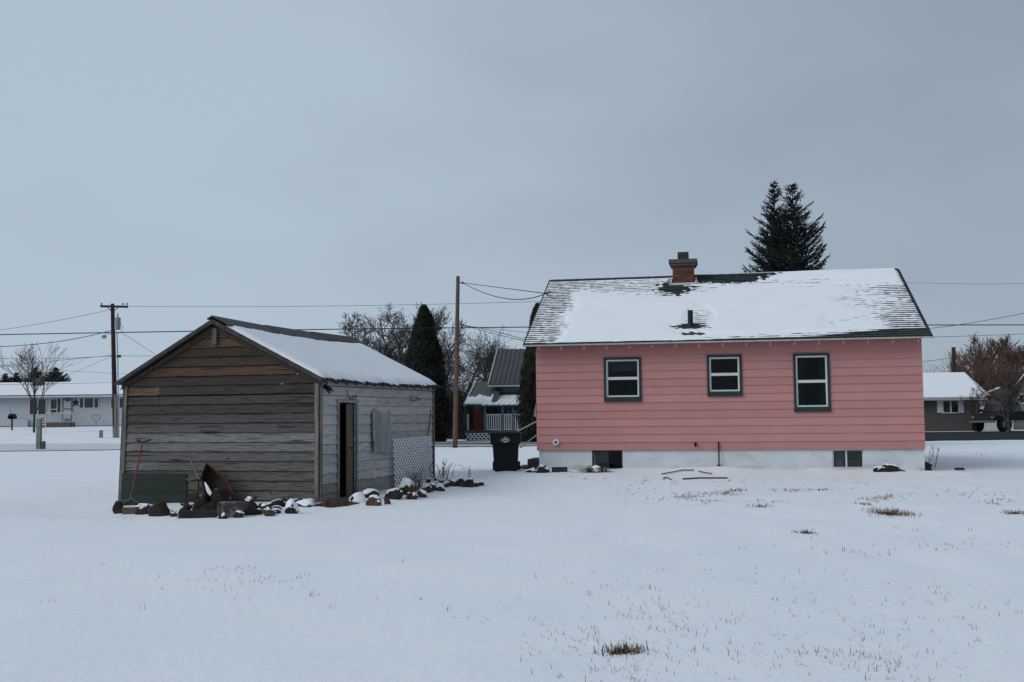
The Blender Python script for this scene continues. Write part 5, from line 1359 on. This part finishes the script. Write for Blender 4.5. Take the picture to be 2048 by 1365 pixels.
def spruce(label, px, pyt, pyb, Y, rw, seed, n_whorl, fine=True, group=None, cones=True, rise=.5, gap=1.0, wsc=1.0):
    rn = random.Random(seed); b = at(px, pyb, Y); b.z = gh(b.x, b.y); H = at(px, pyt, Y).z-b.z
    root = thing('spruce', label, 'tree', b, 0, group)
    tr = MB(); tr.tube([(0,0,-.2),(0,0,H*.5),(0,0,H)], [.16,.09,.015], 8); tr.build('trunk', M_bark, root)
    mb = MB(); cn = MB()
    def sprig(p, d, L_, w, t):     # bottlebrush of needles along a twig
        s1 = d.cross(Vector((0,0,1))); s1 = s1.normalized() if s1.length > .01 else Vector((1,0,0)); s2 = s1.cross(d)
        k = max(3, int(L_/.07*(1 if fine else .5)))
        mb.tube([p, p+d*L_], [w*.22, w*.10], 3, cap=False, tint=(t*.7,)*3)
        for i in range(k):
            for j in range(4):
                a = rn.random()*6.28; f = (i+rn.random())/k; o = p+d*L_*f; v_ = (s1*math.cos(a)+s2*math.sin(a)); e = o+(v_*.8+d*.9).normalized()*w*(.8+.4*rn.random())
                sd = d.cross(v_)*w*.18; tt = t*(.7+.6*rn.random()); mb.face([o-sd, o+sd, e], (tt,tt,tt*1.02))
    for wv in range(n_whorl):
        f = (wv+.4*rn.random())/n_whorl; z = H*(.12+.87*f); R_ = (rw*(1-f)**.92+.10)*(.78+.44*rn.random())
        nbch = rn.randint(11,13) if f < .85 else 5
        a0 = rn.random()*6.28
        for k in range(nbch):
            a = a0+6.283*k/nbch+rn.gauss(0,.15); L_ = R_*(.55+.65*rn.random())*(.5 if k % 3 == 0 else 1); up = -.10+rise*f+rn.gauss(0,.06)
            d = Vector((math.cos(a), math.sin(a), up)).normalized()
            zz = z+rn.uniform(-.5,.5)*H*.87/n_whorl*2.2; L_ = min(L_*(1 if fine else 1.0), 1.55 if fine else 9); L_ *= max(.25, min(1.3, (H-zz)/max(.05, H-z))); p = Vector((0,0,min(zz, H*.99))); t = .7+.6*rn.random(); nseg = max(2, int(L_/.2)); q = p; dd = d
            for s in range(nseg):
                dd = (dd+Vector((0,0,.07))).normalized(); e = q+dd*L_/nseg
                sprig(q, dd, L_/nseg, .10*wsc, t)
                if s >= 1 or nseg < 3:
                    for sg in (-1, 1):
                        sd = (dd*.75+dd.cross(Vector((0,0,1)))*sg*.8+Vector((0,0,rn.gauss(-.05,.2)))).normalized(); sprig(q.lerp(e,.5), sd, min(.45,(L_*(1-s/nseg)*.5+.12))*(.7+.5*rn.random()), .075*wsc, t)
                q = e
            sprig(q, (dd+Vector((0,0,.25))).normalized(), .16, .06, t)
            if cones and f > .2 and rn.random() < .55:
                c = p.lerp(q, .5+.45*rn.random())+Vector((rn.gauss(0,.05),rn.gauss(0,.05),-.06)); mb.tube([c, c-Vector((0,0,.12))], [.03,.022], 5, tint=(4.0,1.9,1.1))
    sprig(Vector((0,0,H*.93)), Vector((0,0,1)), H*.07, .06, 1)
    mb.build('crown', M_spruce, root)
    return root
spruce('taller-tipped left one of the twin spruces behind the pink roof', 1560, 362, 850, 46, 3.0, 5, 46, group=None, rise=.8)
spruce('fuller right one of the twin spruces behind the pink roof', 1598, 368, 850, 45.2, 3.9, 9, 48, rise=.72)
for (px, yt, rw, sd, lb_) in ((9,748,1.6,1,'small spruce at the far left edge behind the white ranch roof'),(31,746,1.7,2,'second small spruce from the left edge behind the white ranch roof'),(69,736,2.1,3,'spruce directly behind the white ranch house chimney'),(109,735,2.5,4,'rightmost and broadest spruce behind the white ranch roof')):
    spruce(lb_, px, yt, 850, 118, rw*1.5, sd, 44, fine=False, cones=False, wsc=1.2)
# ------------------------------------------------------------------ plants, sticks, grass
def blades(mb, c, n, spread, h, rn, lean=.5, w=.006, tints=((1,1,1),), sy=None):
    for _ in range(n):
        x = c.x+rn.gauss(0, spread); y = c.y+rn.gauss(0, sy or spread); z = gh(x, y)-.01
        hh = h*(.45+.8*rn.random()); a = rn.random()*6.28; l = lean*rn.random()
        d = Vector((math.cos(a)*l, math.sin(a)*l, 1)).normalized(); s = Vector((math.cos(a+1.5), math.sin(a+1.5), 0))*w
        p = Vector((x,y,z)); m_ = p+d*hh*.6; e = m_+(d+Vector((math.cos(a)*l, math.sin(a)*l, -.3*rn.random()))).normalized()*hh*.5
        t = rn.choice(tints); k = .6+.8*rn.random(); t = tuple(k*v_ for v_ in t)
        mb.face([p-s, p+s, m_+s*.7, m_-s*.7], t); mb.face([m_-s*.7, m_+s*.7, e], t)
TN = ((1.1,.95,.8),(1.0,.8,.6),(.7,.8,.6),(1.2,.75,.6))
rn = random.Random(77); g = MB()
def cl(px, py, sx, sy, n, h=.06, per=3, w=.003):
    for _ in range(n):
        X, Y_ = rn.gauss(px, sx), rn.gauss(py, sy)
        if Y_ > 1420 or Y_ < 905: continue
        c = gpt(X, Y_); blades(g, c, rn.randint(1, per), .03, h*(.5+rn.random()), rn, 1.1, w, TN)
for (px, py, sx, sy, n) in ((1290,1225,60,22,90),(1150,1275,45,18,60),(1250,1330,60,22,110),(1380,1260,80,25,70),(1500,1310,60,25,40),(1640,1220,110,22,80),(1690,1310,55,14,80),(1780,1325,70,22,90),(1850,1190,60,14,30),(1960,1250,60,30,30),(1450,1165,120,22,40),(1230,1180,50,20,40),(1690,1100,60,8,30),(1890,1090,70,10,40),(430,1165,50,6,35),(480,1140,25,5,20),(590,1155,25,5,12),(520,1190,60,6,20),(1070,1250,60,25,20),(800,1180,130,25,25),(150,1200,120,25,12),(1380,1040,60,12,14),(1880,1060,40,8,22),(1560,1090,150,25,25),(260,1037,22,3,14),(352,1037,8,2,10)):
    cl(px, py, sx*1.15, sy*1.15, int(n*.8), .05 if py > 1150 else .045, 3, .0022 if py > 1150 else .003)
for (px, py, sx, sy, n) in ((1375,994,15,2.0,60),(1440,988,38,2.2,110),(1475,982,12,1.5,40),(1420,1003,20,2,25),(1515,1014,13,1.5,40),(1590,982,25,1.6,50),(1645,981,14,1.2,30),(1540,1003,25,2,20),(1728,1009,9,1.8,30),(1760,1000,25,3,40),(1775,994,12,2,25),(1612,1066,9,1.6,26),(1340,998,30,3,20),(1270,985,25,3,16),(2030,1027,14,2.6,50),(2000,1005,20,3,25),(1960,990,50,6,25),(1850,985,50,6,25),(1900,888,35,1.5,60),(1930,886,15,1.2,30),(1880,906,40,2,30),(2010,884,30,2,30),(1990,908,25,2,20),(1200,960,40,4,12),(1290,965,60,4,30),(1460,965,70,4,30),(1650,965,80,5,16),(925,937,10,2,24),(910,932,8,1,10)):
    cl(px, py, sx, sy, n, .05, 4, .006)
tag(g.build('grass', M_grass), 'thin dead grass blades poking through the snow', 'grass', kind='stuff')
def tuft(label, px, py, wpx, n, h, seed, dpx=4):
    rn = random.Random(seed); c = gpt(px, py); w = wpx*c.y/FPX/2
    root = thing('grass_tuft', label, 'grass tuft', c)
    mb = MB(); m2 = MB()
    ny = dpx*c.y/FPX*c.y/EYE/2
    for _ in range(n):
        a = rn.random()*6.28; r_ = rn.random()**.6; p = Vector((c.x+rn.gauss(0,.5)*w, c.y+rn.gauss(0,.5)*ny, 0)); blades(mb, p, 1, .01, h, rn, .9, .004, TN)
    mb.v = [(x-c.x, y-c.y, z-c.z) for x,y,z in mb.v]; mb.build('blades', M_grass, root)
    P = []
    for k in range(28):
        a = 6.283*k/28; f = .38+.7*noise.noise((math.cos(a)*2.2, math.sin(a)*2.2, seed)); x = c.x+math.cos(a)*f*w; y = c.y+math.sin(a)*f*ny; P.append(Vector((x-c.x, y-c.y, gh(x,y)-c.z+.003)))
    for k in range(28): m2.face([(0,0,.025), P[k], P[(k+1)%28]])
    m2.build('turf', M_turf, root, smooth=True); return root
tuft('largest dark green-brown grass tuft showing through the snow at right', 1781, 1028, 72, 420, .09, 1, 15)
tuft('spiky brown grass tuft in the foreground snow below the house', 1243, 1306, 95, 150, .075, 2, 10)
tuft('ragged brown grass patch at the right edge of the snow', 2030, 1028, 36, 90, .06, 3, 6)
tuft('small brown grass tuft on its own in the middle of the snow', 1612, 1067, 24, 50, .05, 4, 3)
# strap-leaved plant
c = gpt(1192, 944); root = thing('lily_clump', 'withered clump of strap leaves under the left basement window', 'plant', c)
mb = MB(); rn = random.Random(12)
for k in range(120):
    a = rn.random()*6.28; L_ = .18+.26*rn.random(); x0_ = rn.gauss(0,.12); p = Vector((x0_,rn.gauss(0,.06)-.02,0)); pts = [p]
    d = Vector((math.cos(a)*.7+x0_*1.5, math.sin(a)*.5-.15, 1)).normalized()
    for s in range(4): p = p+d*L_/4; d = (d+Vector((d.x*.35,d.y*.35,-.55))).normalized(); pts.append(p)
    t = rn.choice(((1.6,1.3,.9),(1.3,1.0,.7),(.9,1.1,.6),(.7,.6,.5))); sd = Vector((d.y,-d.x,0)); sd = sd.normalized()*.013 if sd.length > .01 else Vector((.013,0,0))
    for s in range(4): mb.face([pts[s]-sd, pts[s]+sd, pts[s+1]+sd*.8, pts[s+1]-sd*.8], t)
mb.build('leaves', M_grass, root)
mb = MB(); 
for k in range(8): 
    a = k; 
mb.lathe([(.13,.0),(.12,.09),(.07,.13),(.02,.145)], (.0,-.08,.02), 12); mb.build('snow_cap', M_rsnow, root, smooth=True)
# sticks near the foundation
def stick(name, label, pts, r, m, cat='stick', dz=.02):
    P = [gpt(*p)+Vector((0,0,dz)) for p in pts]
    mb = MB(); Q = []
    for k in range(len(P)-1):
        for j in range(4): Q.append(P[k].lerp(P[k+1], j/4))
    Q.append(P[-1]); o_ = Q[0].copy(); mb.tube([q-o_ for q in Q], r, 6, tint=(1,1,1)); o = mb.build(name, m, smooth=True); o.location = o_; return tag(o, label, cat)
stick('hose', 'brown hose arching over the snow heap at the foundation', [(1323,951),(1345,947),(1365,943),(1388,943)], .014, M_dwood, 'hose', .03)
stick('stick', 'straight brown stick across the snow heap below the hose', [(1366,960),(1400,958),(1455,958)], .018, M_dwood)
stick('stick', 'short dark stick on the snow heap left of the conduit', [(1397,945),(1410,948),(1424,950)], .013, M_dwood, dz=.03)
stick('hose', 'little curled hose end below the snow heap', [(1327,960),(1328,957),(1334,957),(1343,961)], .012, M_dwood, 'hose')
# dry weeds
def weed(label, px, py, h, n, seed, w=.25, m=None, name='dry_weed'):
    rn = random.Random(seed); c = gpt(px, py); mb = MB()
    for k in range(n):
        p = Vector((rn.gauss(0,w*.4), rn.gauss(0,w*.3), 0)); d = Vector((rn.gauss(0,.28)+.1, rn.gauss(0,.2), 1)).normalized(); L_ = h*(.5+.6*rn.random())
        q = p+d*L_*.6; e = q+(d+Vector((rn.gauss(.1,.2),0,0))).normalized()*L_*.4; mb.tube([p,q,e], [.0065,.005,.004], 3, cap=False, tint=(.8,.7,.65))
        for j in range(6):
            s = p.lerp(q, .5+.5*rn.random()) if j < 2 else q.lerp(e, rn.random()); dd = Vector((rn.gauss(0,.5), rn.gauss(0,.4), .8)).normalized(); mb.tube([s, s+dd*L_*.14], [.004,.004], 3, cap=False, tint=(.8,.7,.6))
    o = mb.build(name, m or M_grass); o.location = c; return tag(o, label, 'weed')
weed('bushy dry weed just beyond the far corner of the shed', 888, 962, .50, 16, 3, .35)
weed('single leaning dry weed right of the bushy weed', 938, 958, .38, 3, 4, .05)
weed('brown dead weed clump in front of the lattice panel', 830, 985, .45, 26, 5, .16)
weed('thick brown dead stalks standing among the stones under the lattice', 826, 998, .35, 30, 6, .12)
weed('thin reddish stalks by the right corner of the pink house', 1868, 937, .62, 5, 7, .18, M_twigr)
weed('low tangle of dead stems at the shed corner', 655, 1012, .16, 50, 8, .45, M_twigr)
weed('sparse stems in front of the shed scrap pile', 345, 1034, .14, 14, 9, .12)
# dirt patch at the door
P = []
mb = MB(); cc = gpt(676, 1003)
for k in range(30):
    a = 6.283*k/30; f = .8+.4*noise.noise((math.cos(a)*1.5, math.sin(a)*1.5, 5)); q = Vector((cc.x+math.cos(a)*.55*f, cc.y+math.sin(a)*1.1*f, 0)); q.z = gh(q.x,q.y)+.004; P.append(q)
top = Vector((cc.x,cc.y,gh(cc.x,cc.y)+.05))
for k in range(30):
    m1_ = [p_.lerp(top,.5)+Vector((0,0,.02*noise.noise(p_*3))) for p_ in (P[k], P[(k+1)%30])]; mb.face([P[k],P[(k+1)%30],m1_[1],m1_[0]]); mb.face([m1_[0],m1_[1],top])
tag(mb.build('bare_dirt', M_dirt, smooth=True), kind='structure')
for o in list(COL.objects):
    if o.type == 'MESH' and o.parent is None and 'kind' not in o and 'category' not in o: print('UNTAGGED', o.name)
# extra scrap lumps round the wheelbarrow
for r_, lb_ in (((384,404,1003,1026),'jagged dark lump wedged under the wheelbarrow legs'),((404,432,1006,1030),'dark lump under the wheelbarrow tray beside the concrete block'),((496,520,1008,1030),'low dark chunk between the scrap pile and the rusty-ended log'),((356,378,1012,1028),'small dark chunk at the left end of the blackened timber'),((545,566,1000,1016),'dark stone behind the crossed logs')):
    rock('rock', lb_, 'rock', *r_, (.45,.4,.4), .0)

G2 = 'dark stones and scraps scattered before the shed gable'
rn = random.Random(99)
for k, (cx_, yb_) in enumerate(((283,1024),(249,1027),(346,1034),(392,1033),(445,1038),(491,1026),(505,1020),(515,1030),(553,1022),(563,1014),(548,1028),(604,1012),(588,1008),(616,1008),(476,1036))):
    w_ = rn.uniform(12, 22); h_ = rn.uniform(6, 11)
    rock('rock', 'small low dark stone scattered in the snow before the shed gable', 'rock', cx_-w_/2, cx_+w_/2, yb_-h_, yb_, (.6,.55,.5), .28, G2, boxy=rn.choice((0,.5)), seed=k*7+3)

rn = random.Random(5)
for k, (x0_, y0_, x1_, y1_, lb_) in enumerate(((360,1010,398,1000,'thin dark bar across the wheelbarrow legs'),(470,1030,512,1012,'thin dark lath slanting between block and stones'),(500,1032,556,1024,'long dark lath lying before the gable logs'),(572,1012,604,1004,'short dark lath by the shed corner stone'),(232,1024,262,1016,'dark bit of wood by the far-left stone'))):
    a_ = gpt(x0_, max(y0_, 1012)); b_ = gpt(x1_, max(y1_, 1010)); a_.z += .03+.05*rn.random(); b_.z += .05+.12*rn.random()
    mb = MB(); mb.beam(Vector((0,0,0)), b_-a_, .05, .03, tint=(.6,.6,.6)); o = mb.build('wood_scrap', M_dwood); o.location = a_; tag(o, lb_, 'wood scrap')
